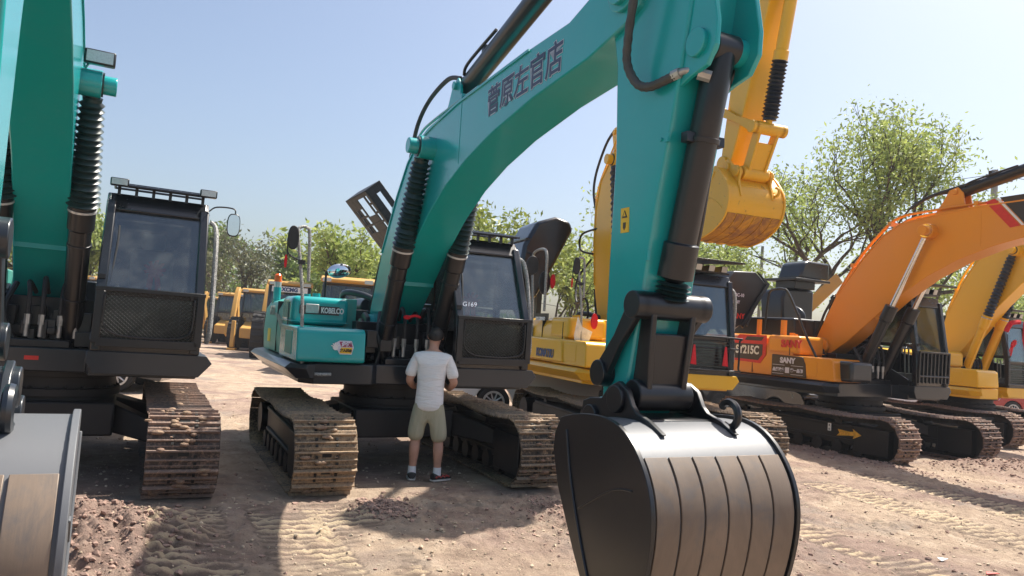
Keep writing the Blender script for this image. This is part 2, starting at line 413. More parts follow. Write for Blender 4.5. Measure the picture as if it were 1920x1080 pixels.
def excavator(P):
    g = P.get
    x, y, psi, tilt = g('pose')
    root = empty(g('name', 'excavator'), (x, y, 0), psi - math.pi / 2, g('label'), 'excavator', 'excavators parked in a row')
    root.rotation_euler = (tilt, 0, psi - math.pi / 2)
    paintm, dusty, deckm, armm, cylm = g('paint'), g('dusty'), g('deck'), g('arm'), g('cyl')
    a, b, r, hw, hg = g('a', 1.44), g('b', 1.5), .395, g('shoe', .31), 1.22
    rnd = random.Random(g('seed', 1))
    # ---- undercarriage
    for sgn in (-1, 1):
        track_chain(a, b, r, sgn * hg, hw, g('shomat', SHO), root, seed=g('seed', 1) * 7 + sgn)
    for sgn in (-1, 1):
        yc = sgn * hg
        q = MB()
        q.prism([(-b + .32, .24), (a - .35, .22), (a - .2, .30), (a - .2, .50), (a - .5, .585), (-b + .5, .60), (-b + .32, .52)], yc - .16, yc + .16)
        q.prism([(-b + .5, .30), (a - .5, .28), (a - .5, .32), (-b + .5, .34)], yc - .20, yc + .20)
        q.prism([(-b + .5, .555), (a - .5, .54), (a - .5, .575), (-b + .5, .60)], yc - .20, yc + .20)
        q.box(a - .55, a + .12, yc - .22, yc + .22, .12, .58)
        fr = q.build('track_frame', FRAME, root, bev=.012)
        q = MB(); q.cyl((a, yc - .09, r), (a, yc + .09, r), r - .085, n=32); q.cyl((a, yc - .12, r), (a, yc + .12, r), .12, n=20)
        q.build('idler_wheel', FRAME, root, bev=.01)
        q = MB(); pr = []
        for k in range(44):
            rr = (r - .07) if k % 2 else (r - .13); th = 2 * math.pi * k / 44
            pr.append((-b + rr * math.cos(th), r + rr * math.sin(th)))
        q.prism(pr, yc - .045, yc + .045); q.cyl((-b, yc - .22, r), (-b, yc + .22, r), .2, n=24)
        q.build('drive_sprocket', FRAME, root)
        for k in range(7):
            xx = -b + .42 + (a + b - .9) * k / 6
            q = MB(); q.cyl((xx, yc - .17, .17), (xx, yc + .17, .17), .085, n=16); q.cyl((xx, yc - .2, .17), (xx, yc - .05, .17), .11, n=16); q.cyl((xx, yc + .05, .17), (xx, yc + .2, .17), .11, n=16)
            q.build('track_roller', FRAME, root)
        for xx in (-b + .85, a - .95):
            q = MB(); q.cyl((xx, yc - .14, 2 * r - .2), (xx, yc + .14, 2 * r - .2), .075, n=16); q.box(xx - .05, xx + .05, yc - .03, yc + .03, .5, 2 * r - .2)
            q.build('carrier_roller', FRAME, root)
    cx = g('ucx', -.25)
    q = MB(); q.box(cx - .70, cx + .70, -.62, .62, .40, .74)
    for sx in (-1, 1):
        for sy in (-1, 1):
            q.loft([[(cx + sx * .35 - .22, sy * .6, .42), (cx + sx * .35 + .22, sy * .6, .42), (cx + sx * .35 + .22, sy * .6, .72), (cx + sx * .35 - .22, sy * .6, .72)],
                    [(cx + sx * .85 - .16, sy * 1.1, .34), (cx + sx * .85 + .16, sy * 1.1, .34), (cx + sx * .85 + .16, sy * 1.1, .54), (cx + sx * .85 - .16, sy * 1.1, .54)]])
    q.build('undercarriage_frame', FRAME, root, bev=.02)
    q = MB(); q.cyl((cx, 0, .70), (cx, 0, 1.0), .60, n=48); q.cyl((cx, 0, .78), (cx, 0, .86), .65, n=48); q.cyl((cx, 0, .98), (cx, 0, 1.06), .68, n=48)
    for k in range(24):
        th = 2 * math.pi * k / 24; q.cyl((cx + .62 * math.cos(th), .62 * math.sin(th), .86), (cx + .62 * math.cos(th), .62 * math.sin(th), .885), .02, n=6)
    q.build('slewing_ring', FRAME, root, bev=.006)

    # ---- upper structure
    sc, dx = g('sc', 1.0), g('dx', 0.0)
    U = Matrix.Translation((dx, 0, 1.1)) @ Matrix.Diagonal((sc, 1.0 if sc == 1 else .5 + sc / 2, sc, 1)) @ Matrix.Translation((0, 0, -1.1))
    hx = g('hoodx', 0.0)
    q = MB()
    q.prism([(-2.95, -.8), (-2.8, -1.2), (-2.55, -1.33), (.55 + hx, -1.33), (.72 + hx, -1.2), (.72 + hx, -.52), (.60, -.45), (.60, .33), (.9, .36), (.9, 1.33), (-2.55, 1.33), (-2.8, 1.2), (-2.95, .8)], 1.05, 1.285, 'z')
    deck = q.build('deck_frame', deckm, root, U, bev=.015)
    # flared skirts along both sides and under the cab
    q = MB()
    q.prism([(-1.30, 1.295), (-1.44, 1.275), (-1.50, 1.22), (-1.36, 1.10), (-1.30, 1.10)], -2.6, .62 + hx, 'x')
    q.loft([[(.62 + hx, -1.44, 1.28), (.62 + hx, -1.5, 1.22), (.62 + hx, -1.36, 1.10), (.62 + hx, -1.2, 1.1), (.62 + hx, -1.2, 1.28)],
            [(.80 + hx, -1.28, 1.27), (.80 + hx, -1.29, 1.22), (.80 + hx, -1.25, 1.12), (.80 + hx, -1.2, 1.12), (.80 + hx, -1.2, 1.27)]])
    q.build('side_skirt', g('skirt', deckm), root, U, bev=.006)
    q = MB()
    q.prism([(.34, 1.30), (1.40, 1.30), (1.46, 1.22), (1.34, 1.08), (.40, 1.08), (.33, 1.20)], .72, 1.03, 'x')
    q.prism([(1.30, 1.295), (1.40, 1.295), (1.46, 1.22), (1.34, 1.09), (1.30, 1.09)], -2.6, .72, 'x')
    q.build('cab_skirt', g('cabskirt', deckm), root, U, bev=.008)
    # counterweight
    rg = []
    for z, k in ((1.18, .93), (1.26, .985), (1.55, 1.0), (1.88, .985), (2.0, .93)):
        ring = [(-2.0, -1.34 * k, z)]
        for i in range(13):
            th = math.pi * (.5 + .30) - math.pi * .60 * 0 + 0
            t = -1 + 2 * i / 12
            ring.append((-2.55 - .55 * math.cos(t * math.pi / 2) * k, 1.34 * k * t, z))
        ring.append((-2.0, 1.34 * k, z)); rg.append(ring)
    MB().loft(rg).build('counterweight', g('cw', dusty), root, U, bev=.02)
    # side doors and covers
    q = MB()
    q.prism([(-1.35, 1.30), (-1.37, 1.5), (-1.36, 1.86), (-1.30, 1.98), (-1.15, 2.04), (-.55, 2.05), (-.55, 1.30)], -2.0, -.12 + hx, 'x')
    sd_ = q.build('side_door', dusty, root, U, bev=.015)
    q = MB(); q.box(-1.06 + hx, -1.052 + hx, -1.375, -1.3, 1.32, 1.98); q.build('door_gap', WIRE, sd_, U)
    q = MB(); q.box(-.19 + hx, -.182 + hx, -1.378, -1.3, 1.32, 1.96)
    q.build('door_gap', WIRE, sd_, U)
    q = MB()
    q.prism([(1.35, 1.30), (1.36, 1.86), (1.30, 1.98), (1.15, 2.04), (.45, 2.05), (.45, 1.30)], -2.0, -.80, 'x')
    q.build('engine_cover', dusty, root, U, bev=.015)
    q = MB(); q.box(-2.0, -.15 + hx, -.53, .43, 1.29, 1.74)
    for k in range(14):
        x0 = rnd.uniform(-1.9, -.6); y0 = rnd.uniform(-.5, .6)
        q.box(x0, x0 + rnd.uniform(.1, .35), y0, y0 + rnd.uniform(.1, .25), 1.74, 1.78 + rnd.uniform(.05, .38))
    q.cyl((-1.9, -.2, 1.95), (-1.2, -.1, 1.98), .14, n=18); q.tube([(-1.4, -.4, 1.9), (-1.1, -.5, 2.15), (-.8, -.2, 2.1), (-.6, .1, 1.85)], .045)
    q.tube([(-1.7, .4, 1.9), (-1.3, .5, 2.1), (-.9, .45, 1.95)], .03)
    q.build('engine', g('engine', DARK), root, U, bev=.01)
    q = MB(); q.box(-.72 + hx, .02 + hx, -1.37, -.68, 1.70, 2.045)
    tank = q.build('fuel_tank_cover', paintm, root, U, bev=.075, seg=4)
    q = MB(); q.box(-.70 + hx, .025 + hx, -1.375, -.675, 1.735, 1.748)
    q.build('cover_seam', paintm, tank, U, bev=.004)
    q = MB(); q.prism([(-.45 + hx, 1.30), (.78 + hx, 1.30), (.80 + hx, 1.34), (.77 + hx, 1.64), (.72 + hx, 1.685), (-.45 + hx, 1.695)], -1.41, -.64)
    box = q.build('step_box', paintm, root, U, bev=.035, seg=3)
    q = MB(); q.box(-.02 + hx, .45 + hx, -1.416, -1.40, 1.36, 1.63); q.build('step_box_panel', dusty, box, U, bev=.01)
    # fuel tank cap, exhaust
    q = MB(); q.cyl((-.45 + hx, -1.0, 2.03), (-.45 + hx, -1.0, 2.10), .05); q.build('filler_cap', paintm, tank, U)
    q = MB(); q.cyl((-.25 + hx, -1.15, 2.03), (-.25 + hx, -1.15, 2.08), .04)
    q.build('filler_cap', paintm, tank, U)
    q = MB(); q.cyl((-1.75, .75, 1.9), (-1.75, .75, 2.35), .09); q.tube([(-1.75, .75, 2.33), (-1.75, .75, 2.5), (-1.82, .75, 2.6), (-1.95, .75, 2.66)], .055, 12)
    q.build('exhaust_pipe', DARK, root, U)

    # ---- boom foot bracket, hoses, front mess
    F0 = (-.55, 1.72)
    q = MB()
    for sy in (-1, 1):
        q.prism([(-1.0, 1.28), (-.78, 1.7), (-.66, 1.86), (-.52, 1.9), (-.38, 1.84), (-.3, 1.66), (.1, 1.5), (.35, 1.40), (.58, 1.28)], sy * .33 - .03, sy * .33 + .03)
    q.cyl((F0[0], -.40, F0[1]), (F0[0], .40, F0[1]), .10)
    q.box(-.1, .58, -.34, .34, 1.28, 1.36)
    q.build('boom_foot_bracket', g('brkt', BLK), root, U, bev=.012)
    for k, yy in enumerate((-.22, -.1, .06, .2)):
        q = MB(); q.cyl((.50, yy, 1.38), (.50, yy, 1.50), .022, n=12); q.cyl((.50, yy, 1.50), (.50, yy, 1.60), .030, n=6)
        q.build('hose_fitting', HOSEG, root, U)
        q = MB(); q.tube([(.50, yy, 1.55), (.50, yy, 1.80), (.38, yy * 1.1, 1.92 + .05 * (k % 2)), (.2, yy * .9, 1.82)], .022)
        q.build('hydraulic_hose', RUB, root, U)
    for pts in ([(.45, -.3, 1.3), (.52, -.42, 1.6), (.30, -.36, 1.9)], [(.4, .3, 1.3), (.48, .38, 1.55), (.25, .34, 1.95)]):
        q = MB(); q.tube(pts, .028); q.build('hydraulic_hose', RUB, root, U)
    q = MB()
    for k in range(26):
        x0, y0, z0 = rnd.uniform(.1, .42), rnd.uniform(-.6, .25), rnd.uniform(1.25, 1.5)
        q.box(x0, x0 + rnd.uniform(.06, .2), y0, y0 + rnd.uniform(.05, .2), z0, z0 + rnd.uniform(.05, .22))
    q.box(-.1, .12, -.60, .40, 1.28, 1.78)
    q.build('valve_block', BLK, root, U, bev=.008)
    if g('sides', True):
        q = MB(); q.prism([(-.1, 1.28), (.9, 1.28), (.9, 1.40), (.2, 1.75), (-.1, 1.8)], .345, .37); q.build('cab_side_plate', BLK, root, U)

    # ---- cab
    q = MB()
    Pf = [(1.0, 1.30), (.985, 1.88), (.55, 2.80), (.44, 2.88), (-.70, 2.90), (-.78, 2.82), (-.78, 1.30)]
    def bar(p, q_, y, w=.045, d=.05):
        p = Vector((p[0], y, p[1])); q2 = Vector((q_[0], y, q_[1])); dd = (q2 - p).normalized(); nn = Vector((dd.z, 0, -dd.x))
        q.add([p - nn * d - Vector((0, w, 0)), p + nn * d - Vector((0, w, 0)), p + nn * d + Vector((0, w, 0)), p - nn * d + Vector((0, w, 0)),
               q2 - nn * d - Vector((0, w, 0)), q2 + nn * d - Vector((0, w, 0)), q2 + nn * d + Vector((0, w, 0)), q2 - nn * d + Vector((0, w, 0))],
              [(3, 2, 1, 0), (4, 5, 6, 7), (0, 1, 5, 4), (1, 2, 6, 5), (2, 3, 7, 6), (3, 0, 4, 7)])
    for yy in (.405, 1.285):
        for i, j in ((0, 1), (1, 2), (4, 5), (5, 6)):
            bar(Pf[i], Pf[j], yy)
        bar((.1, 1.3), (.1, 2.88), yy, .035, .05)
        bar((-.78, 2.05), (.98, 2.0) if yy < 1 else (.1, 2.0), yy, .03, .03)
    q.prism([(.60, 2.76), (.47, 2.90), (-.70, 2.93), (-.80, 2.83), (-.80, 2.76)], .36, 1.33)
    q.prism([(-.80, 1.28), (1.0, 1.28), (1.01, 1.40), (-.80, 1.40)], .36, 1.33)
    q.prism([(-.80, 1.38), (-.80, 2.8), (-.74, 2.8), (-.74, 1.38)], .36, 1.33)
    q.prism([(-.80, 1.38), (.1, 1.38), (.1, 2.0), (-.80, 2.0)], .37, .40); q.prism([(-.80, 1.38), (.98, 1.38), (.98, 1.75), (-.80, 2.0)], 1.29, 1.32)
    q.box(.955, 1.01, .36, 1.33, 1.84, 1.91)
    # upper cross member under the roof and corner gussets
    q.prism([(.60, 2.70), (.63, 2.72), (.50, 2.90), (.44, 2.88)], .38, 1.31)
    cab = q.build('cab', g('cabm', BLKG), root, U, bev=.022, seg=3)
    q = MB(); q.prism([(.955, 1.92), (.965, 1.925), (.575, 2.755), (.565, 2.75)], .44, 1.25); wsh = q.build('windscreen', GLASS, cab, U)
    q = MB(); q.prism([(.975, 1.42), (.985, 1.42), (.975, 1.85), (.965, 1.85)], .44, 1.25); q.build('lower_window', GLASSD, cab, U)
    for yy in (.385, 1.305):
        q = MB(); q.prism([(.14, 2.04), (.90, 2.04), (.52, 2.78), (.14, 2.80)], yy - .004, yy + .004); q.build('side_window', GLASS, cab, U)
        q = MB(); q.prism([(-.72, 2.08), (.06, 2.06), (.06, 2.80), (-.72, 2.80)], yy - .004, yy + .004); q.build('side_window', GLASS, cab, U)
    q = MB(); q.box(-.55, -.1, .60, 1.10, 1.72, 1.86); q.prism([(-.62, 1.80), (-.45, 1.80), (-.62, 2.42), (-.74, 2.42)], .62, 1.08); q.box(-.72, -.62, .72, .98, 2.42, 2.62)
    q.build('seat', SEAT, cab, U, bev=.04, seg=3)
    q = MB(); q.tube([(.55, .80, 1.4), (.50, .80, 1.95)], .016); q.tube([(.55, .92, 1.4), (.50, .92, 1.95)], .016); q.box(.2, .6, .7, 1.0, 1.40, 1.50); q.tube([(-.05, .52, 1.5), (.05, .52, 1.98)], .02); q.tube([(-.05, 1.16, 1.5), (.05, 1.16, 1.98)], .02)
    q.build('control_lever', HOSEG, cab, U)
    # ribbon bow behind the glass
    if g('bow'):
        bx, by, bz = g('bow'); q = MB()
        for k in range(9):
            th = k * .7; q.tube([(bx, by, bz), (bx + .02, by + .10 * math.cos(th), bz + .09 * math.sin(th) + .03), (bx, by + .02 * math.cos(th + 2), bz + .02)], .018, 5)
        q.prism([(by - .05, bz), (by + .0, bz), (by - .02, bz - .28), (by - .08, bz - .26)], bx, bx + .01, 'x'); q.prism([(by + .0, bz), (by + .05, bz), (by + .09, bz - .25), (by + .03, bz - .28)], bx, bx + .01, 'x')
        q.build('ribbon', REDF, cab, U)
    # guard in front of the lower window
    gt = g('guard', 'mesh'); q = MB()
    y0, y1, z0, z1, gx = .40, 1.30, 1.38, 1.90, 1.06
    if gt == 'mesh':
        for yy in (y0, y1): q.box(gx - .02, gx + .02, yy - .035, yy + .035, z0, z1)
        q.box(gx - .02, gx + .02, y0, y1, z0 - .03, z0 + .05); q.box(gx - .025, gx + .025, y0 - .04, y1 + .04, z1 - .02, z1 + .02)
        q.tube([(gx + .02, y0 + .05, z1 - .05), (gx + .02, y0 + .05, z0 + .2), (gx + .02, y0 + .14, z0 + .10), (gx + .02, y0 + .3, z0 + .07), (gx + .02, y1 - .25, z0 + .07), (gx + .02, y1 - .09, z0 + .12), (gx + .02, y1 - .06, z0 + .25), (gx + .02, y1 - .06, z1 - .05)], .010, 6)
        q.box(.99, gx, y0, y0 + .03, z0 + .02, z0 + .06); q.box(.99, gx, y1 - .1, y1 - .07, z1 - .06, z1 - .02)
        fr = q.build('window_guard', BLK, cab, U, bev=.006)
        q = MB(); st = .042; za, zb = z0 + .04, z1 - .02; ya, yb = y0 + .03, y1 - .03
        for dr in (1, -1):
            k = -30
            while k < 60:
                # line y = ya + k*st + dr*(z-za)*1.0
                p = []
                for t in (0, 1):
                    zz = za + (zb - za) * t; yy = ya + k * st + dr * (zz - za) * 1.15; p.append([yy, zz])
                (ya_, za_), (yb_, zb_) = p
                # clip to the frame
                def clip(u, v, lim, hi):
                    if (u[0] > lim) == hi and (v[0] > lim) == hi: return None
                    if ((u[0] > lim) == hi) != ((v[0] > lim) == hi):
                        t = (lim - u[0]) / (v[0] - u[0]); w = [lim, u[1] + t * (v[1] - u[1])]
                        return (w, v) if (u[0] > lim) == hi else (u, w)
                    return u, v
                s1 = clip(p[0], p[1], yb, True)
                if s1: s1 = clip(s1[0], s1[1], ya, False)
                if s1:
                    A, B = s1; q.cyl((gx + .004 * dr, A[0], A[1]), (gx + .004 * dr, B[0], B[1]), .0032, n=3, caps=False)
                k += 1
        q.build('wire_mesh', g('meshm', BLK), fr, U, smooth=False)
    elif gt == 'hbars':
        q.tube([(gx, y0 - .1, z1), (gx, y1 + .06, z1), (gx, y1 + .10, z1 - .06), (gx, y1 + .10, z0 + .06), (gx, y1 + .04, z0), (gx, y0 - .1, z0)], .016, 8)
        q.tube([(gx, y0 - .1, z1 - .17), (gx, y1 + .10, z1 - .17)], .012)
        for k in range(9): q.box(gx - .006, gx + .006, y0 - .1, y1 - .08, z0 + .05 + k * .05, z0 + .062 + k * .05)
        q.box(gx - .01, gx + .01, y1 - .1, y1 - .08, z0, z1)
        for zz in (z0 + .04, z1 - .04): q.box(.98, gx, y1 - .06, y1 - .03, zz - .02, zz + .02)
        q.build('window_guard', BLK, cab, U)
    else:
        q.tube([(gx, y0, z1), (gx, y1, z1)], .018); q.tube([(gx, y0, z0 + .1), (gx, y1, z0 + .1)], .018)
        for k in range(9): yy = y0 + (y1 - y0) * k / 8; q.box(gx - .012, gx + .012, yy - .018, yy + .018, z0 - .02, z1)
        for zz in (z0 + .12, z1 - .04): q.box(.98, gx, y1 - .06, y1 - .03, zz - .02, zz + .02)
        q.build('window_guard', BLK, cab, U)
    # wiper
    q = MB(); q.tube([(.93, .47, 1.95), (.78, .50, 2.35), (.70, .50, 2.55)], .010, 5); q.box(.985, 1.0, .37, .43, 2.0, 2.04)
    q.build('wiper', RUB, cab, U)
    # roof rack
    rk = g('rack', 'visor'); q = MB()
    if rk == 'visor':
        for yy in (.40, 1.31): q.tube([(.62, yy, 2.97), (.0, yy, 3.07), (-.25, yy, 3.05)], .014, 6, smooth=False)
        for xx, zz in ((.62, 2.97), (.0, 3.07), (-.25, 3.05)): q.tube([(xx, .40, zz), (xx, 1.31, zz)], .014, 6)
        q.tube([(.3, .4, 3.02), (.3, 1.31, 3.02)], .010, 6)
        for k in range(1, 8):
            yy = .40 + .91 * k / 8; q.tube([(.62, yy, 2.97), (.0, yy - .03, 3.07)], .006, 5, smooth=False)
        for yy in (.46, .62, .78, .94, 1.10, 1.26): q.box(.5, .53, yy - .015, yy + .015, 2.88, 2.98)
        rkk = q.build('roof_rack', BLK, cab, U)
        q = MB(); q.prism([(.60, 2.962), (.02, 3.055), (.02, 3.045), (.60, 2.952)], .42, 1.29); q.build('rack_screen', RUB, rkk, U)
    else:
        q.prism([(.75, 3.12), (.1, 3.20), (-.3, 3.20), (-.3, 3.17), (.1, 3.16), (.75, 3.09)], .30, 1.38); q.box(.1, .5, .36, 1.3, 2.93, 2.96)
        for yy in (.45, .7, .95, 1.2): q.box(.35, .48, yy - .06, yy + .06, 2.96, 3.06)
        for yy in (.38, 1.3): q.box(.0, .05, yy - .02, yy + .02, 2.9, 3.18)
        rkk = q.build('roof_rack', BLK, cab, U, bev=.006)
        for yy in (.45, .7, .95, 1.2):
            q = MB(); q.box(.478, .487, yy - .055, yy + .055, 2.965, 3.055); q.build('work_light', LENSM, rkk, U)
    if g('lights'):
        for yy in (.46, 1.30):
            q = MB(); q.box(.62, .70, yy - .085, yy + .085, 2.95, 3.03); lg = q.build('work_light', BLK, cab, U, bev=.012)
            q = MB(); q.box(.70, .707, yy - .072, yy + .072, 2.96, 3.02); q.build('lamp_lens', LENSM, lg, U)
    # right handrail (film wrapped) and mirror
    if g('crail', True):
        q = MB(); q.tube(g('crailp', [(.84, 1.40, 1.42), (.88, 1.42, 1.6), (.74, 1.42, 2.3), (.62, 1.41, 2.62), (.56, 1.36, 2.70)]), .026, 8)
        q.build('cab_handrail', WRAP, cab, U)
    if g('mirror'):
        (mx, my, mz) = g('mirror'); q = MB()
        q.tube([(.60, 1.33, mz + .14), (.85, 1.38, mz + .16), (mx - .05, my, mz + .15), (mx - .03, my, mz + .05)], .008, 6)
        q.build('mirror_arm', BLK, cab, U)
        q = MB(); ring = [(math.copysign(abs(math.cos(t)) ** .6, math.cos(t)) * .065, math.copysign(abs(math.sin(t)) ** .7, math.sin(t)) * .12) for t in [2 * math.pi * i / 24 for i in range(24)]]
        q.prism([(my + p, mz - .02 + z) for p, z in ring], mx - .035, mx, 'x'); mi = q.build('mirror', BLK, cab, U, bev=.008)
        q = MB(); q.prism([(my + p * .88, mz - .02 + z * .9) for p, z in ring], mx, mx + .003, 'x'); q.build('mirror_face', MIRR, mi, U)

    kc = g('ctop', 0)
    if kc:
        Ui = U.inverted()
        for o_ in [cab] + list(cab.children_recursive):
            for vv in o_.data.vertices:
                c = Ui @ vv.co
                if c.x > .12 and c.z > 1.88: c.x += kc * (c.z - 1.88) * min(1, (c.x - .12) / .3); vv.co = U @ c
    # ---- boom, arm, bucket
    beta, sb = R(g('beta', 0)), g('sb', 1.0)
    F = g('F', F0)
    B = xz(beta, sb, F0, F, 1.0)
    top = [(-.76, 1.62), (-.73, 1.80), (-.65, 1.98), (-.28, 2.70), (.24, 3.36), (.60, 3.72), (.95, 3.92), (1.5, 4.0), (2.2, 4.07), (3.8, 4.12), (4.45, 4.12), (4.75, 4.2), (5.05, 4.36), (5.25, 4.36), (5.40, 4.22), (5.42, 4.05)]
    bot = [(5.36, 3.92), (5.2, 3.84), (4.75, 3.75), (3.9, 3.68), (3.1, 3.56), (2.5, 3.42), (1.97, 3.24), (1.45, 2.98), (.92, 2.62), (.35, 2.14), (-.03, 1.82), (-.35, 1.60), (-.5, 1.52)]
    # a second bend for a boom that folds further forward at its knee
    bd, bks_ = R(g('bend', 0)), g('bendk', 1.0)
    def bf(p, k=1.0):
        t = max(0.0, min(1.0, (p[0] - .5) / .9)) * k; a_ = -bd * t; s_ = 1 + (bks_ - 1) * t; c, s = math.cos(a_) * s_, math.sin(a_) * s_
        dx_, dz_ = p[0] - .95, p[1] - 3.3; return (.95 + dx_ * c - dz_ * s, 3.3 + dx_ * s + dz_ * c)
    if bd: top = [bf(p) for p in top]; bot = [bf(p) for p in bot]
    tipc = bf((5.2, 4.1)) if bd else (5.2, 4.1); pinc = bf((1.5, 3.72)) if bd else (1.5, 3.72); brc = bf((1.82, 4.36)) if bd else (1.82, 4.36)
    q = MB(); q.prism(top + bot, -.23, .23)
    boom = q.build('boom', paintm, root, B, bev=.012)
    q = MB(); q.box(2.30, 2.308, -.234, -.22, 3.42, 4.05); q.build('weld_seam', paintm, boom, B)
    q = MB(); q.box(.52, .53, -.22, .22, 2.245, 2.30); q.build('weld_seam', paintm, boom, B @ Matrix.Translation((0, 0, .0)))
    q = MB()
    for sy in (-1, 1):   # side plate edges standing a little proud
        q.prism([(p[0], p[1] - .0) for p in top[3:10]] + [(p[0] + .01, p[1] - .022) for p in top[3:10]][::-1], sy * .236 - .008, sy * .236 + .008)
    q.build('flange', paintm, boom, B)
    q = MB()
    q.cyl((F0[0], -.3, F0[1]), (F0[0], .3, F0[1]), .16, n=32); q.build('foot_boss', paintm, boom, B, bev=.008)
    q = MB(); q.cyl((pinc[0], -.40, pinc[1]), (pinc[0], .40, pinc[1]), .125, n=32); q.cyl((pinc[0], -.52, pinc[1]), (pinc[0], .52, pinc[1]), .085, n=28)
    q.build('pin_boss', paintm, boom, B, bev=.008)
    q = MB(); q.cyl((tipc[0], -.262, tipc[1]), (tipc[0], .262, tipc[1]), .17, n=32); q.build('pin_boss', paintm, boom, B, bev=.006)
    q = MB()
    q.cyl((1.82, -.12, 4.20), (1.82, .12, 4.20), .04)
    for sy in (-1, 1): q.prism([(1.45, 3.98), (1.62, 4.22), (1.72, 4.40), (1.86, 4.44), (1.95, 4.34), (1.98, 4.15), (2.1, 4.05)], sy * .11 - .015, sy * .11 + .015)
    q.cyl((1.82, -.16, 4.36), (1.82, .16, 4.36), .045)
    q.build('cylinder_bracket', paintm, boom, B, bev=.006)
    # pipes and hoses along the back of the boom
    q = MB()
    for sy in (-.18, -.13, .13, .18):
        q.tube([(-.35, sy, 2.65), (.10, sy, 3.33), (.5, sy, 3.76), (.85, sy, 4.02), (1.4, sy, 4.09), (2.6, sy, 4.13)], .016)
    for t in ((.0, 3.22), (.72, 3.92), (2.2, 4.12)): q.box(t[0] - .03, t[0] + .03, -.21, .21, t[1] - .03, t[1] + .04)
    q.build('hydraulic_pipe', g('pipem', paintm), boom, B)
    for sy in (-.18, .18) if g('backhose', True) else ():
        q = MB(); q.tube([(.55, sy, 3.80), (.72, sy, 4.15), (1.0, sy * .8, 4.40), (1.5, sy * .6, 4.52), (1.85, sy * .5, 4.44)], .026, 8); q.build('hose', RUB, boom, B)
    for sy in (-.2, -.08, .08, .2):
        q = MB(); q.tube([(-.35, sy, 2.66), (-.55, sy, 2.35), (-.70, sy, 2.0), (-.95, sy, 1.75), (-1.2, sy, 1.7)], .024, 8); q.build('hose', RUB, boom, B)
    if g('loop'):
        for pts in g('loop'): q = MB(); q.tube(pts, .022, 8); q.build('hose_loop', RUB, root)
    # boom cylinders
    base = U @ Vector((.25, 0, 1.12)); pin = B @ Vector((pinc[0], 0, pinc[1]))
    for sy in (-1, 1):
        p0 = Vector((base.x, sy * .335, base.z)); p1 = Vector((pin.x, sy * .335, pin.z)); d = p1 - p0; L = d.length; u = d / L
        kb = g('kbar', .60)
        q = MB(); q.lathe(p0, p1, [(0, .07), (.02, .095), (.04, .098), (kb - .09, .098), (kb - .085, .118), (kb, .118), (kb + .002, .07)], 28)
        q.cyl(p0 - Vector((0, .09, 0)), p0 + Vector((0, .09, 0)), .11)
        for t in (.25, .45): q.lathe(p0 + u * (L * t), p0 + u * (L * t + .03), [(0, .108), (1, .108)], 28)
        cy = q.build('boom_cylinder', cylm, root, bev=.004)
        q = MB(); off = Vector((.10, sy * .05, .02))
        q.tube([p0 + u * .35 + off, p0 + u * (L * kb - .1) + off, p0 + u * (L * kb - .03) + off * .6], .014, 8, smooth=False); q.tube([p0 + u * .35 + off, p0 + u * .25 + off * 1.4, p0 + u * .05 + off * 2.2], .02, 8)
        q.build('cylinder_pipe', cylm, cy)
        if g('rod') == 'chrome':
            q = MB(); q.cyl(p0 + u * L * kb, p1, .048, n=24); q.cyl(p1 - Vector((0, .08, 0)), p1 + Vector((0, .08, 0)), .12, n=28); q.build('piston_rod', CHR, cy)
        else:
            q = MB(); bellows(q, p0 + u * (L * kb - .06), p1 - u * .13, g('bootr', .135), .105, 17, rnd); q.cyl(p1 - Vector((0, .08, 0)), p1 + Vector((0, .08, 0)), .11, n=28); q.cyl(p1 - u * .16, p1, .06); q.build('rubber_boot', g('bootm', RUBG), cy, ang=20)
            q = MB(); q.lathe(p0 + u * (L * kb - .065), p0 + u * (L * kb - .045), [(0, .127), (1, .127)], 24); q.build('clamp_ring', LENSM, cy)
    # arm cylinder
    ap0 = B @ Vector((brc[0], 0, brc[1])); T0, P40 = (5.2, 4.1), (5.18, 1.30)
    T = B @ Vector((tipc[0], 0, tipc[1])); T = (T.x, T.z)
    if g('P4'): P4 = g('P4')
    else:
        al = R(g('alpha', 0)); c, s = math.cos(al), math.sin(al); dxx, dzz = P40[0] - T0[0], P40[1] - T0[1]
        P4 = (T[0] + (dxx * c - dzz * s) * sb, T[1] + (dxx * s + dzz * c) * sb)
    v0 = Vector((P40[0] - T0[0], P40[1] - T0[1])); v1 = Vector((P4[0] - T[0], P4[1] - T[1]))
    # arm axis map: stretch along its length only, keep its section
    ang = math.atan2(v1.y, v1.x) - math.atan2(v0.y, v0.x); ks = v1.length / v0.length
    e0 = v0.normalized(); wq = g('sb', 1.0)
    def armmap(p):
        d = Vector((p[0] - T0[0], p[1] - T0[1])); al_ = d.dot(e0); pe = d - e0 * al_
        dd = e0 * (al_ * ks) + pe * wq; c, s = math.cos(ang), math.sin(ang)
        return (T[0] + dd.x * c - dd.y * s, T[1] + dd.x * s + dd.y * c)
    am = lambda pts: [armmap(p) for p in pts]
    q = MB(); q.prism(am([(5.12, 1.22), (5.11, 1.5), (5.11, 2.3), (5.12, 3.0), (5.08, 3.6), (4.98, 4.0), (4.92, 4.4), (4.88, 4.9), (4.90, 5.2), (5.02, 5.3), (5.3, 5.22), (5.65, 4.9), (5.85, 4.4), (5.87, 3.95), (5.81, 3.6), (5.71, 3.09), (5.60, 2.62), (5.5, 2.07), (5.41, 1.6), (5.33, 1.28), (5.2, 1.18)]), -.19, .19)
    arm = q.build('arm', paintm, root, bev=.014)
    ap = lambda x_, y_, z_: (lambda k: Vector((k[0], y_, k[1])))(armmap((x_, z_)))
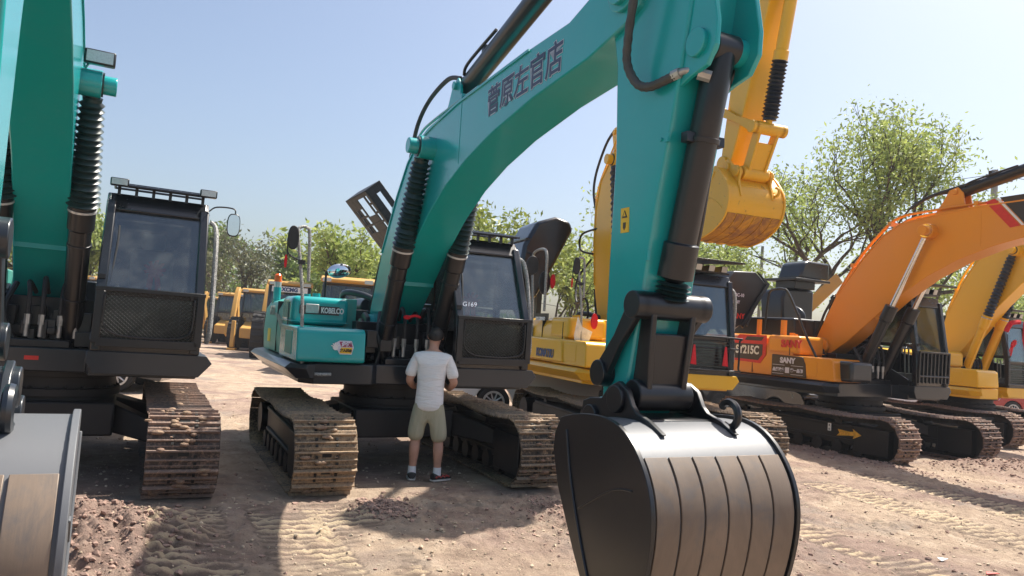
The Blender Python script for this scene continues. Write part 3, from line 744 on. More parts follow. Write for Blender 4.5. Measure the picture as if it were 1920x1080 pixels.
    q = MB(); q.cyl(ap(5.2, -.3, 4.1), ap(5.2, .3, 4.1), .13, n=28); q.build('pin_boss', paintm, arm, bev=.006)
    q = MB(); q.cyl(ap(5.18, -.23, 1.30), ap(5.18, .23, 1.30), .11, n=28); q.build('pin_boss', paintm, arm, bev=.006)
    q = MB(); q.cyl(ap(4.97, -.16, 5.1), ap(4.97, .16, 5.1), .09)
    q.build('pin_boss', paintm, arm, bev=.006)
    q = MB(); q.lathe(ap0, ap(4.97, 0, 5.1), [(0, .08), (.03, .105), (.60, .105), (.605, .125), (.68, .125), (.682, .06), (1, .055)], 28); q.cyl(ap0 - Vector((0, .09, 0)), ap0 + Vector((0, .09, 0)), .10); q.tube([ap0 + Vector((.15, -.1, .08)), ap0 + Vector((.3, -.12, .16)), ap0.lerp(ap(4.97, 0, 5.1), .3) + Vector((0, -.1, .08))], .018)
    q.box(*[v for c in zip(ap0.lerp(ap(4.97, 0, 5.1), .16) + Vector((-.03, -.05, .09)), ap0.lerp(ap(4.97, 0, 5.1), .16) + Vector((.03, .05, .19))) for v in c])
    q.build('arm_cylinder', g('acyl', cylm), root, bev=.004)
    q = MB()
    for sy in (-1, 1): q.prism(am([(5.70, 3.28), (5.84, 3.33), (5.98, 3.36), (6.05, 3.46), (6.055, 3.60), (6.0, 3.85), (5.96, 4.2), (5.93, 4.6), (5.80, 4.9), (5.62, 4.9), (5.75, 4.0)]), sy * .155 - .017, sy * .155 + .017)
    q.cyl(ap(5.90, -.20, 3.51), ap(5.90, .20, 3.51), .085, n=28)
    q.build('cylinder_ear', paintm, arm, bev=.006)
    for zz in (3.0, 2.3):
        q = MB(); q.box(-.015, .015, -.01, .01, -.03, .03, Matrix.Translation(ap(5.55 if zz < 2.5 else 5.69, -.20, zz))); q.build('pipe_bracket', paintm, arm)
    # bucket linkage
    if g('P1'): P1, P2, P3 = g('P1'), g('P2'), g('P3')
    else: P1, P2, P3 = armmap((5.52, 2.0)), armmap((5.46, 1.45)), armmap((5.17, 1.56))
    V = lambda p, y_: Vector((p[0], y_, p[1]))
    cp = armmap((5.90, 3.51)); cp = V(cp, 0); pe = V(P1, 0); u = (pe - cp).normalized(); L = (pe - cp).length
    if g('bkrod') == 'boot':
        q = MB(); q.lathe(cp, pe, [(0, .07), (.02, .085), (.56, .085), (.565, .1), (.62, .1), (.622, .05), (1, .045)], 28); q.cyl(cp - Vector((0, .1, 0)), cp + Vector((0, .1, 0)), .10)
        bc = q.build('bucket_cylinder', g('bcyl', cylm), root)
        q = MB(); bellows(q, cp.lerp(pe, .60), cp.lerp(pe, .95), .11, .12, 15, rnd); q.build('rubber_boot', g('bootm', RUBB), bc, ang=20)
    else:
        q = MB(); q.lathe(cp, pe, [(0, .08), (.02, .09), (.3, .088), (.74, .088), (.745, .108), (.88, .112), (.89, .06), (.9, .045), (1, .045)], 28); q.cyl(cp - Vector((0, .085, 0)), cp + Vector((0, .085, 0)), .09, n=28)
        q.lathe(cp.lerp(pe, .33), cp.lerp(pe, .35), [(0, .1), (1, .1)], 28); q.box(-.03, .03, -.14, .14, -.03, .03, Matrix.Translation(cp.lerp(pe, .34)))
        bc = q.build('bucket_cylinder', g('bcyl', cylm), root, bev=.003)
        q = MB()
        for k in range(4): q.lathe(cp.lerp(pe, .90 + .018 * k), cp.lerp(pe, .913 + .018 * k), [(0, .085), (.5, .108 + .006 * (k % 2)), (1, .085)], 24)
        q.build('rubber_boot', g('bootm', RUB), bc)
    q = MB()
    ww = .15; d12 = (V(P2, 0) - V(P1, 0)).normalized(); nn = Vector((-d12.z, 0, d12.x)); nn = nn if nn.x > 0 else -nn
    for sy in (-1, 1):
        A, Bq = V(P1, sy * ww), V(P2, sy * ww * .85)
        q.loft([[A + nn * .07 - Vector((0, .02, 0)), A + nn * .07 + Vector((0, .02, 0)), A - nn * .07 + Vector((0, .02, 0)), A - nn * .07 - Vector((0, .02, 0))],
                [Bq + nn * .08 - Vector((0, .02, 0)), Bq + nn * .08 + Vector((0, .02, 0)), Bq - nn * .08 + Vector((0, .02, 0)), Bq - nn * .08 - Vector((0, .02, 0))]])
    c0, c1 = V(P1, 0).lerp(V(P2, 0), .30), V(P1, 0).lerp(V(P2, 0), .95)
    q.loft([[c0 + nn * .05 + Vector((0, -ww, 0)), c0 + nn * .05 + Vector((0, ww, 0)), c0 - nn * .0 + Vector((0, ww, 0)), c0 + Vector((0, -ww, 0))],
            [c1 + nn * .05 + Vector((0, -ww * .85, 0)), c1 + nn * .05 + Vector((0, ww * .85, 0)), c1 + Vector((0, ww * .85, 0)), c1 + Vector((0, -ww * .85, 0))]])
    q.cyl(V(P1, -.24), V(P1, .24), .085, n=28); q.cyl(V(P2, -.2), V(P2, .2), .095, n=28)
    q.build('bucket_link', armm, root, bev=.008)
    for sy in (-1, 1):
        q = MB(); A, Bq = V(P1, sy * .235), V(P3, sy * .235); dd = (Bq - A).normalized(); n2 = Vector((-dd.z, 0, dd.x))
        q.loft([[A + n2 * .07 - Vector((0, .022, 0)), A + n2 * .07 + Vector((0, .022, 0)), A - n2 * .07 + Vector((0, .022, 0)), A - n2 * .07 - Vector((0, .022, 0))],
                [A.lerp(Bq, .5) + n2 * .045 - Vector((0, .022, 0)), A.lerp(Bq, .5) + n2 * .045 + Vector((0, .022, 0)), A.lerp(Bq, .5) - n2 * .045 + Vector((0, .022, 0)), A.lerp(Bq, .5) - n2 * .045 - Vector((0, .022, 0))],
                [Bq + n2 * .07 - Vector((0, .022, 0)), Bq + n2 * .07 + Vector((0, .022, 0)), Bq - n2 * .07 + Vector((0, .022, 0)), Bq - n2 * .07 - Vector((0, .022, 0))]])
        for p in (A, Bq): q.cyl(p - Vector((0, .045, 0)), p + Vector((0, .045, 0)), .085, n=28)
        q.build('guide_link', armm, root, bev=.006)
    # bucket
    P20 = (5.46, 1.45); gam = math.atan2(P2[1] - P4[1], P2[0] - P4[0]) - math.atan2(P20[1] - P40[1], P20[0] - P40[0]) if g('P1') else ang
    BK = xz(gam, g('bks', wq), P20, P2, 1.0)
    bw = g('bw', .50)
    sh = [Vector((p[0], 0, p[1])) for p in [(5.20, 1.285), (5.42, 1.335), (5.72, 1.345), (5.93, 1.27), (6.09, 1.10), (6.155, .90), (6.13, .65), (6.04, .38), (5.90, .12), (5.84, .04)]]
    shs = [(p.x, p.z) for p in spline(sh, 4)]
    def offs(pts, d):
        out = []
        for i, p in enumerate(pts):
            a_ = pts[max(i - 1, 0)]; b_ = pts[min(i + 1, len(pts) - 1)]; t = Vector((b_[0] - a_[0], b_[1] - a_[1])).normalized(); out.append((p[0] - t.y * d, p[1] + t.x * d))
        return out
    inn = offs(shs, -.022)
    q = MB(); q.prism(shs + inn[::-1], -bw, bw); bk = q.build('bucket', g('bkm', BUCK), root, BK, ang=28)
    q = MB()
    edge = [(5.13, 1.20), (5.12, 1.10), (5.20, .88), (5.42, .55), (5.68, .20), (5.80, .05)]
    outl = offs(shs, .022)
    for sy in (-1, 1):
        q = MB(); q.prism(outl + edge[::-1], sy * (bw + .002) - .014, sy * (bw + .002) + .014)
        yy = sy * (bw + .018)
        q.tube([(5.28, yy, 1.24), (5.36, yy, .95), (5.52, yy, .60), (5.70, yy, .28)], .011, 6); q.tube([(5.46, yy, .80), (5.80, yy, .98), (6.0, yy, 1.02)], .007, 6)
        q.build('side_plate', g('bsm', BLK), bk, BK, bev=.004)
    n0 = g('wear0', 14); wp = shs[n0:]; o1 = offs(wp, .014); nw = 6
    for k in range(nw):
        ya = -bw + .02 + (2 * bw - .04) * k / nw; yb = -bw + .02 + (2 * bw - .04) * (k + 1) / nw
        q = MB(); q.prism(o1 + wp[::-1], ya + .007, yb - .007); q.build('wear_plate', g('bwm', BUCKW), bk, BK, ang=28, bev=.003)
    q = MB()
    for sy in (-1, 1):
        q.prism([(5.02, 1.24), (5.06, 1.40), (5.16, 1.43), (5.28, 1.44), (5.36, 1.52), (5.46, 1.56), (5.56, 1.51), (5.61, 1.43), (5.66, 1.39), (5.78, 1.36), (5.92, 1.30), (5.80, 1.25), (5.2, 1.22)], sy * .262 - .018, sy * .262 + .018)
        for p in ((5.46, 1.45), (5.18, 1.30)): q.cyl((p[0], sy * .262 - .045, p[1]), (p[0], sy * .262 + .045, p[1]), .085, n=28)
    q.box(5.3, 5.7, -.26, .26, 1.30, 1.355)
    q.build('bucket_ear', armm, bk, BK, bev=.006)
    q = MB(); hk = [Vector((5.80 + .075 * math.cos(t), .30, 1.40 + .075 * math.sin(t))) for t in [R(-120 + 30 * i) for i in range(10)]]
    q.tube(hk, .024, 8); q.build('lifting_hook', armm, bk, BK)
    for k in range(5):
        yy = -bw + .06 + (2 * bw - .12) * k / 4
        q = MB(); q.prism([(5.93, .12), (5.86, .16), (5.74, .02), (5.66, -.03), (5.70, -.05), (5.84, .0)], yy - .045, yy + .045); q.build('bucket_tooth', g('bkm', BUCK), bk, BK, bev=.006)
    return root, dict(U=U, B=B, am=am, ap=ap, cab=cab, boom=boom, arm=arm, tank=tank, box=box, door=sd_, bucket=bk, BK=BK, deck=deck, wsh=wsh)
# ------------------------------------------------------------------ the five excavators
# main teal machine
M_, m_ = excavator(dict(name='excavator', label='teal crawler excavator in the middle with dark lettering on its boom and large bucket', pose=(-1.359, 9.651, .443, .017), seed=3,
    paint=TEAL, dusty=TEALD, deck=DARK, cab=BLKG, arm=BLK, cyl=BLK, a=1.44, b=1.5, shomat=SHO2, bow=(.55, .72, 2.1), bootm=RUBG, hoodx=.0, cw=TEALD, pipem=TEAL))
U, B = m_['U'], m_['B']
for o_ in [m_['bucket']] + list(m_['bucket'].children_recursive): o_.data.transform(Matrix.Translation((-.035, 0, -.03)))
t1 = text('菅原左官店', .285, LAV, m_['boom'], (3.68, -.2325, 3.865), right=(1, 0, .03), bold=.010, ex=.0008)
text('菅原左官店', .285, NAVY, m_['boom'], (3.68, -.2345, 3.865), right=(1, 0, .03), bold=.004, ex=.001)
q = MB(); q.box(.022, .030, -1.28, -.80, 1.83, 1.935); nb = q.build('name_band', BLK, m_['tank'])
q = MB(); q.box(.028, .045, -1.21, -1.05, 1.845, 1.955); q.build('band_lamp', LENSM, m_['tank'], bev=.01)
text('KOBELCO', .092, WHT, m_['tank'], (.034, -.885, 1.882), (0, 1, 0), bold=.0035, sx=.66)
def warn_sticker(par, x, y, z, s):
    e = MB(); e.prism([(y - s * .5, z - s * .05), (y - s * .42, z + s * .18), (y - s * .18, z + s * .32), (y + s * .38, z + s * .32), (y + s * .5, z + s * .02), (y + s * .42, z - s * .32), (y - s * .15, z - s * .32), (y - s * .25, z - s * .15)], x, x + .003, 'x'); st = e.build('warning_sticker', LAV, par)
    e = MB(); e.prism([(y - s * .20, z + s * .27), (y + s * .36, z + s * .27), (y + s * .44, z + s * .03), (y - s * .10, z + s * .03)], x + .003, x + .005, 'x'); e.build('sticker_field', MAG, st)
    e = MB(); e.prism([(y - s * .10, z), (y + s * .44, z), (y + s * .38, z - s * .28), (y - s * .16, z - s * .28)], x + .003, x + .005, 'x'); e.build('sticker_field', YELM, st)
    e = MB(); e.prism([(y - s * .36 + s * .12 * math.cos(t), z - s * .02 + s * .12 * math.sin(t)) for t in [2 * math.pi * i / 14 for i in range(14)]], x + .005, x + .007, 'x')
    for k in range(5):
        th = R(160 - 32 * k); cy, cz = y - s * .36, z; e.prism([(cy + s * .08 * math.cos(th) - s * .025 * math.sin(th), cz + s * .08 * math.sin(th) + s * .025 * math.cos(th)), (cy + s * .22 * math.cos(th) - s * .02 * math.sin(th), cz + s * .22 * math.sin(th) + s * .02 * math.cos(th)),
            (cy + s * .22 * math.cos(th) + s * .02 * math.sin(th), cz + s * .22 * math.sin(th) - s * .02 * math.cos(th)), (cy + s * .08 * math.cos(th) + s * .025 * math.sin(th), cz + s * .08 * math.sin(th) - s * .025 * math.cos(th))], x + .005, x + .007, 'x')
    e.build('hand_mark', WHT, st)
    text('危険', s * .22, LAV, st, (x + .006, y + s * .14, z + s * .145), (0, 1, 0), bold=.004)
    text('立入禁止', s * .145, BRN, st, (x + .006, y + s * .14, z - s * .145), (0, 1, 0), bold=.003)
warn_sticker(m_['box'], .80, -.90, 1.475, .24)
# swoosh and number on the side door
q = MB(); q.prism([(-1.30, 1.80), (-1.1, 1.76), (-.7, 1.6), (-.42, 1.40), (-.34, 1.33), (-.14, 1.33), (-.22, 1.48), (-.5, 1.68), (-.9, 1.80), (-1.25, 1.83)], -1.373, -1.366); q.build('swoosh_decal', GREYD, m_['door'])
text('SK200', .17, GREYD, m_['door'], (-1.55, -1.372, 1.85), bold=.006, ex=.002)
q = MB(); q.box(-1.85, -1.60, -1.372, -1.366, 1.42, 1.60); q.build('caution_decal', YELM, m_['door'])
# yellow caution sticker on the arm
q = MB(); q.prism([(5.235, 2.465), (5.325, 2.465), (5.315, 2.625), (5.225, 2.625)], -.194, -.190); st = q.build('caution_sticker', YELM, m_['arm'])
q = MB(); q.prism([(5.245, 2.56), (5.305, 2.56), (5.273, 2.61)], -.197, -.194); q.prism([(5.262, 2.53), (5.29, 2.53), (5.29, 2.50), (5.275, 2.48), (5.262, 2.50)], -.197, -.194); q.build('sticker_symbol', BRN, st)
q = MB(); q.prism([(5.262, 2.57), (5.288, 2.57), (5.275, 2.597)], -.199, -.197); q.build('sticker_symbol', YELM, st)
q = MB(); q.box(5.12, 5.24, -.192, -.19, 1.935, 1.945); q.cyl((5.32, -.21, 1.96), (5.32, -.19, 1.96), .03, n=4); q.cyl((5.62, -.20, 3.0), (5.62, -.19, 3.0), .012)
q.build('bolt_plate', TEAL, m_['arm'])
q = MB(); q.tube([(5.30, -.31, 4.35), (5.46, -.33, 4.05), (5.40, -.32, 3.70), (5.37, -.30, 3.52), (5.44, -.27, 3.38), (5.55, -.25, 3.33), (5.68, -.22, 3.345), (5.74, -.20, 3.36)], .028, 10, rib=.07)
q.build('corrugated_hose', HOSE, m_['arm'])
q = MB(); q.tube([(5.74, -.20, 3.36), (5.80, -.17, 3.375), (5.87, -.11, 3.36), (5.88, -.07, 3.32)], .02, 10); q.cyl((5.86, -.13, 3.35), (5.90, -.07, 3.33), .036, n=8); q.cyl((5.72, -.205, 3.358), (5.77, -.19, 3.368), .032, n=8)
q.build('hose_fitting', HOSEG, m_['arm'])
q = MB(); q.tube([(5.86, .16, 3.44), (5.84, .14, 3.38), (5.78, .12, 3.25), (5.74, .115, 3.05), (5.66, .11, 2.55), (5.62, .11, 2.38)], .018, 8); q.build('cylinder_pipe', BLK, m_['arm'])
# left-front handrail and mirror wound in film
def front_rail(par, U, x=.70):
    q = MB(); q.tube([(x + .12, -1.02, 1.17), (x + .05, -1.2, 1.165), (x, -1.30, 1.20), (x - .01, -1.34, 1.4), (x - .02, -1.37, 2.0), (x - .06, -1.43, 2.5), (x - .08, -1.46, 2.72), (x - .10, -1.44, 2.80), (x - .12, -1.36, 2.81), (x - .13, -1.32, 2.72), (x - .12, -1.30, 2.2)], .019, 9)
    h = q.build('front_handrail', WRAP, par, U)
    q = MB(); q.tube([(x - .04, -1.40, 2.42), (x - .02, -1.52, 2.46), (x - .01, -1.57, 2.50)], .010, 6); q.tube([(x - .01, -1.57, 2.46), (x - .01, -1.575, 2.66)], .009, 6); q.box(x - .07, x - .01, -1.44, -1.37, 2.38, 2.43)
    q.build('mirror_arm', RUB, h, U)
    ring = [(math.copysign(abs(math.cos(t)) ** .8, math.cos(t)) * .062, math.sin(t) * .135) for t in [2 * math.pi * i / 24 for i in range(24)]]
    q = MB(); q.prism([(-1.52 + p, 2.67 + z) for p, z in ring], x - .01, x + .02, 'x'); q.build('mirror', RUB, h, U, bev=.008)
    q = MB(); q.prism([(-1.585 + p * .25, 2.40 + z * .55) for p, z in ring], x, x + .01, 'x'); q.build('ribbon', REDF, h, U)
    return h
front_rail(M_, U)
# round convex mirror on a stalk over the rear left
q = MB(); q.cyl((-2.6, -.46, 1.9), (-2.6, -.46, 2.52), .018, n=8); me_ = q.build('rear_mirror_stalk', RUB, M_)
q = MB(); q.sphere((-2.6, -.26, 2.54), (.05, .19, .115), 24, 10, Matrix.Translation((-2.6, -.26, 2.54)) @ Matrix.Rotation(R(12), 4, 'X') @ Matrix.Translation((2.6, .26, -2.54)))
q.build('rear_mirror', MIRR, me_)
# beacon on a teal post
q = MB(); q.cyl((-2.2, -1.235, 1.95), (-2.2, -1.235, 2.20), .055, n=20); q.box(-2.3, -2.1, -1.29, -1.18, 1.95, 2.02)
bp_ = q.build('beacon_post', TEAL, M_); q = MB(); q.cyl((-2.2, -1.235, 2.20), (-2.2, -1.235, 2.28), .052, .055, n=20); q.build('beacon_base', LENSM, bp_)
q = MB(); q.lathe((-2.2, -1.235, 2.28), (-2.2, -1.235, 2.40), [(0, .052), (.8, .050), (1, .03)], 20); q.build('beacon_lens', ORL, bp_)
text('G169', .085, LAV, m_['wsh'], (.905, .56, 2.06), (0, 1, 0), up=(-.42, 0, .9), bold=-.001, ex=.001, shear=.2)
# small grab rail on deck, red rag near the valve
q = MB(); q.tube([(.62, -.12, 1.86), (.63, -.02, 1.885), (.62, .05, 1.87)], .016, 6); q.sphere((.63, -.12, 1.86), (.03, .045, .028), 8, 6); q.build('ribbon', REDF, M_)
# perforated engine hood standing open
def open_hood(par, T, L, Wd, th, mat, holes=True):
    """T maps (u along the panel, v along the machine, w outwards)"""
    us = [0, .08, .2, .24, .36, .40, .52, .56, .68, .9, L] if holes else [0, L]
    vs = [0, .15, .32, .38, .54, .60, .98, 1.05, 1.16, Wd] if holes else [0, Wd]
    H = set()
    if holes:
        for i in (3, 5, 7):
            for j in (1, 3): H.add((i, j))
        for i in (0,):
            pass
        for i in (1, 2, 3, 4): H.add((i, 5))
        for i in (1, 3, 5, 7, 8): H.add((i, 7))
    q = grid_plate(us, vs, H, T, .02)
    q.box(0, .03, 0, Wd, 0, th * .8, T); q.box(0, L, 0, .03, 0, .12, T)
    # near end wall with louvres, sloping outer skin
    def seg(p, q_):
        pass
    ue = [0.03, .14, .26, .38, .50, .62, L]; we = [.02, th * .35, th * .55, th * .8]
    He = {(1, 1), (2, 1), (3, 1), (4, 1)} if holes else set()
    TE = T @ Matrix(((1, 0, 0, 0), (0, 0, 1, Wd - .03), (0, 1, 0, 0), (0, 0, 0, 1)))
    q2 = grid_plate(ue, we, He, TE, .03); q.add(q2.v, q2.f)
    h = q.build('engine_hood', mat, par, bev=.006)
    return h
def yzframe(x0, p, q_, flip=1):
    """frame on the plane x=x0 whose u runs from p to q_ (y,z), v along +x, w out of the panel"""
    u = Vector((0, q_[0] - p[0], q_[1] - p[1])).normalized(); v = Vector((1, 0, 0)); w_ = u.cross(v) * flip
    M = Matrix((u, v, w_)).transposed().to_4x4(); M.translation = Vector((x0, p[0], p[1])); return M
L_ = math.hypot(.95, 1.62)
Th = yzframe(-3.15, (-.12, 3.74), (1.12, 2.35), -1)
hd = open_hood(M_, Th, 1.86, 1.28, .36, RUB)
q = MB(); q.tube([(-2.2, .9, 1.95), (-2.2, .62, 2.5)], .012); q.build('hood_strut', HOSEG, hd)

# left teal machine, cut by the edge of the picture
L__, l_ = excavator(dict(name='excavator', label='teal crawler excavator at the left edge with two lamps over its cab', pose=(-4.744, 7.949, .464, .002), seed=11,
    paint=TEAL, dusty=TEALD, deck=DARK, arm=DARK, cyl=BLK, a=1.44, b=1.5, shomat=SHO, bow=(.5, .86, 2.12), lights=True, mirror=(.98, 1.545, 2.68), bootr=.15, bootm=RUBG, crail=True, pipem=TEAL, bsm=BUCK, bw=.52,
    F=(-.50, 1.72), beta=0))
q = MB(); q.box(1.62, 1.70, .24, .49, 3.86, 3.99); li = q.build('boom_lamp', BLK, L__, bev=.015)
q = MB(); q.box(1.70, 1.706, .26, .47, 3.875, 3.975); q.build('lamp_lens', LENSM, li)
q = MB(); q.tube([(1.6, .24, 3.72), (1.62, .27, 3.85), (1.64, .33, 3.88)], .01); q.build('lamp_bracket', TEAL, li)
for o_ in L__.children:
    if o_.name.split('.')[0] in ('boom', 'boom_cylinder', 'arm', 'arm_cylinder', 'bucket_cylinder', 'bucket_link', 'guide_link', 'bucket', 'boom_foot_bracket', 'boom_lamp'):
        o_.rotation_euler.z = .034; o_.location.y = -.19
        if o_.name.startswith('bucket') and not o_.name.startswith(('bucket_link', 'bucket_cyl')): o_.location.z = -.06
        if o_.name.startswith(('arm', 'bucket_link', 'bucket_cyl', 'guide_link')): o_.location.y = -.25
q = MB(); q.box(.60, .607, -.20, -.08, 1.16, 1.20); q.build('reflector', REDM, L__)

# yellow machine behind with its boom raised high
K_, k_ = excavator(dict(name='excavator', label='yellow crawler excavator behind the teal one with its rusty bucket raised in the air', pose=(2.365, 12.814, .342, 0), seed=21,
    paint=YEL, dusty=YEL, deck=YEL, skirt=YEL, cabskirt=YEL2, arm=YEB, cyl=YEL, acyl=YEL, bcyl=YEL, cabm=BLKG, brkt=YEL, engine=DARK, a=1.44, b=1.9, shoe=.30, shomat=SHO2, dx=-.55, sc=1.06, F=(-1.15, 1.85), beta=47, sb=1.1, bend=14, bendk=1.15,
    P4=(2.15, 4.42), P1=(2.86, 4.80), P2=(2.60, 4.22), P3=(2.05, 5.22), bkm=YEB, bsm=YEB, bwm=RUST, bkrod='boot', guard='hbars', rack='visor2', bootm=RUBB, bootr=.10, ctop=.30, kbar=.46, bks=.78, bw=.46, wear0=17, pipem=YEL, hoodx=.35, bow=(.5, .6, 2.2),
    loop=[[(-1.9, -.25, 3.3), (-2.15, -.4, 2.9), (-1.9, -.5, 2.45), (-1.5, -.5, 2.5), (-1.35, -.5, 2.2), (-1.6, -.45, 2.05)], [(-1.75, -.2, 3.9), (-2.2, -.35, 3.8), (-2.2, -.35, 3.5), (-1.85, -.25, 3.4)]]))
U = k_['U']
text('KOMATSU', .19, BLUE, K_, (-.92, -1.492, 1.46), bold=.009, ex=.003, sx=.88)
q = MB(); q.prism([(-1.95, 1.34), (-.16, 1.34), (-.22, 1.66), (-.30, 1.72), (-1.95, 1.74)], -1.485, -1.36); q.build('side_panel', YEL, K_, bev=.03)
q = MB(); q.box(-1.05, -.50, -1.368, -1.355, 1.98, 2.10); pl = q.build('name_plate', BLK, K_, U); text('WX-20MHD', .085, WHT, pl, (-1.40, -1.46 + .035, 2.06), bold=.004)
q = MB()
for k in range(3): q.box(.36, .372, -.98, -.72, 1.42 + .055 * k, 1.445 + .055 * k)
q.build('vent_slot', WIRE, K_)
front_rail(K_, Matrix.Translation((-.62, .05, .10)) @ Matrix.Diagonal((1, 1, 1.06, 1)), .75)
q = MB()
q.tube([(-1.75, -1.42, 1.5), (-1.80, -1.44, 2.4), (-1.95, -1.44, 3.1), (-1.9, -1.44, 3.3), (-1.5, -1.44, 3.34), (-1.28, -1.44, 3.25), (-1.28, -1.42, 2.9), (-1.3, -1.4, 2.2)], .025, 8)
q.build('side_handrail', WRAP, K_)
ring = [(math.cos(t) * .12, math.sin(t) * .22) for t in [2 * math.pi * i / 20 for i in range(20)]]
q = MB(); q.prism([(-1.62 + p, 3.02 + z * .8) for p, z in ring], -1.5, -1.46, 'x'); q.prism([(-1.40 + p * .9, 2.72 + z) for p, z in ring], -1.4, -1.36, 'x'); q.build('mirror', RUB, K_, bev=.01)
q = MB(); q.prism([(-.98 + p * .5, 2.06 + z * .6) for p, z in ring], -.1, -.07, 'x'); q.prism([(-1.28 + p * .4, 2.75 + z * .6) for p, z in ring], -1.3, -1.27, 'x'); q.build('ribbon', REDF, K_)
q = MB(); q.add([(.12, -1.38, 2.12), (.14, -1.30, 1.95), (.16, -1.12, 1.88), (.15, -1.20, 1.62), (.12, -1.36, 1.45), (.10, -1.42, 1.8)], [(0, 1, 5), (1, 2, 3), (1, 3, 5), (3, 4, 5)]); q.build('loose_film', WRAPC, K_)
q = MB()
for yy, zz in ((.52, 1.62), (1.12, 1.62)):
    q.prism([(yy - .02, zz + .14), (yy + .01, zz + .14), (yy + .05, zz - .17), (yy - .06, zz - .16)], 1.09, 1.10, 'x')
q.build('ribbon', REDF, k_['cab'], U)
q = MB(); q.prism([(-1.70, 2.75), (-1.62, 3.45), (-1.38, 3.92), (-1.0, 4.06), (-.70, 4.0), (-.62, 3.84), (-.95, 3.15), (-1.3, 2.45), (-1.5, 2.4)], -3.0, -2.0, 'x'); hk_ = q.build('engine_hood', BLKG, K_, bev=.07, seg=3)
q = MB()
for zz in (3.55, 3.1): q.box(-2.99, -1.99, -1.70 + (zz - 2.75) * .12, -1.60 + (zz - 2.75) * .12, zz, zz + .03)
q.build('hood_rib', BLKG, hk_)
q = MB(); q.box(-2.7, -2.2, -1.2, -1.1, 1.9, 2.9); q.build('hood_strut', DARK, hk_)

# orange machine
S_, s_m = excavator(dict(name='excavator', label='orange crawler excavator with chrome boom rods and a yellow arrow on its track frame', pose=(7.11, 15.062, .495, .010), seed=31,
    paint=ORA, dusty=ORA, deck=DARK, skirt=DARK, cabskirt=DARK, arm=BLK, cyl=BLK, a=1.50, b=2.0, shoe=.30, shomat=SHO, dx=-.25, sc=1.10, F=(-.78, 1.98), sb=1.1, rod='chrome', ctop=.30, guard='vbars', rack='visor2', bow=None, backhose=False, crail=False, kbar=.55, pipem=ORA, hoodx=-.1))
U = s_m['U']
ys = -1.36 * 1.05
Ux = lambda x_: (U @ Vector((x_, 0, 0))).x; Uz = lambda z_: (U @ Vector((0, 0, z_))).z
text('SANY', .20, REDM, S_, (-.52, ys - .03, 1.97), bold=.010, ex=.003)
q = MB(); q.prism([(-.95, 1.33), (-.10, 1.33), (-.13, 1.60), (-.20, 1.73), (-.95, 1.75)], ys - .075, ys - .03); bp = q.build('brown_decal_panel', BRN, S_, bev=.01)
text('SANY', .145, LAV, bp, (-.55, ys - .08, 1.64), bold=.008, ex=.002)
q = MB()
for zz in (1.545, 1.375): q.box(-.92, -.62 if zz > 1.5 else -.64, ys - .079, ys - .074, zz, zz + .008); q.box(-.46, -.17, ys - .079, ys - .074, zz, zz + .008)
q.box(-.60, -.50, ys - .079, ys - .074, 1.40, 1.51); q.build('decal_line', LAV, bp)
text('品質改変', .075, LAV, bp, (-.76, ys - .08, 1.455), bold=.004, ex=.002); text('第一品牌', .075, LAV, bp, (-.32, ys - .08, 1.455), bold=.004, ex=.002)
q = MB(); q.prism([(-2.05, 1.98), (-1.90, 2.12), (-1.16, 2.12), (-1.16, 1.72), (-1.30, 1.54), (-2.05, 1.56)], ys - .022, ys - .012); rd = q.build('model_decal', REDM, S_)
q = MB(); q.prism([(-2.03, 1.93), (-1.25, 1.93), (-1.25, 1.72), (-1.36, 1.60), (-2.03, 1.61)], ys - .026, ys - .020); q.prism([(-1.75, 2.0), (-1.68, 2.08), (-1.22, 2.08), (-1.29, 2.0)], ys - .026, ys - .020); q.build('model_decal_field', BRN, rd)
text('SY215C', .235, WHT, rd, (-1.66, ys - .030, 1.795), bold=.008, ex=.002, sx=.84)
q = MB(); q.box(-1.02, -.90, ys - .02, ys, 1.16, 1.30); q.build('white_tag', WHT, S_)
q = MB(); q.prism([(.60, .36), (.66, .42), (.62, .48), (.86, .465), (.95, .475), (.93, .52), (1.10, .43), (.94, .35), (.955, .40), (.85, .395)], -1.455, -1.44); q.build('arrow_mark', ORM, S_)
q = MB(); q.box(.38, .45, -1.425, -1.417, .42, .56); q.build('stencil_plate', WHT, S_)
text('8', .06, WIRE, S_, (.415, -1.427, .52)); text('8', .06, WIRE, S_, (.415, -1.427, .45))
q = MB(); q.tube([(-1.25, -1.42, 2.25), (-1.2, -1.42, 2.8), (-1.15, -1.42, 3.02), (-1.0, -1.42, 3.07), (-.82, -1.42, 3.07), (-.65, -1.42, 2.95), (-.2, -1.42, 2.15), (.10, -1.42, 1.65), (.12, -1.42, 1.35)], .024, 8)
q.build('side_handrail', BLK, S_)
q = MB(); q.cyl((-1.6, -1.2, Uz(2.0)), (-1.6, -1.2, 2.45), .05); q.build('filler_cap', ORA, S_)
q = MB(); q.cyl((-.95, -1.2, Uz(2.0)), (-.95, -1.2, 2.45), .06); q.build('filler_cap', ORA, S_)
q = MB(); q.box(.08, .75, -1.30, -.70, 1.34, 1.72); q.build('battery_box', DARK, S_, bev=.06, seg=3)
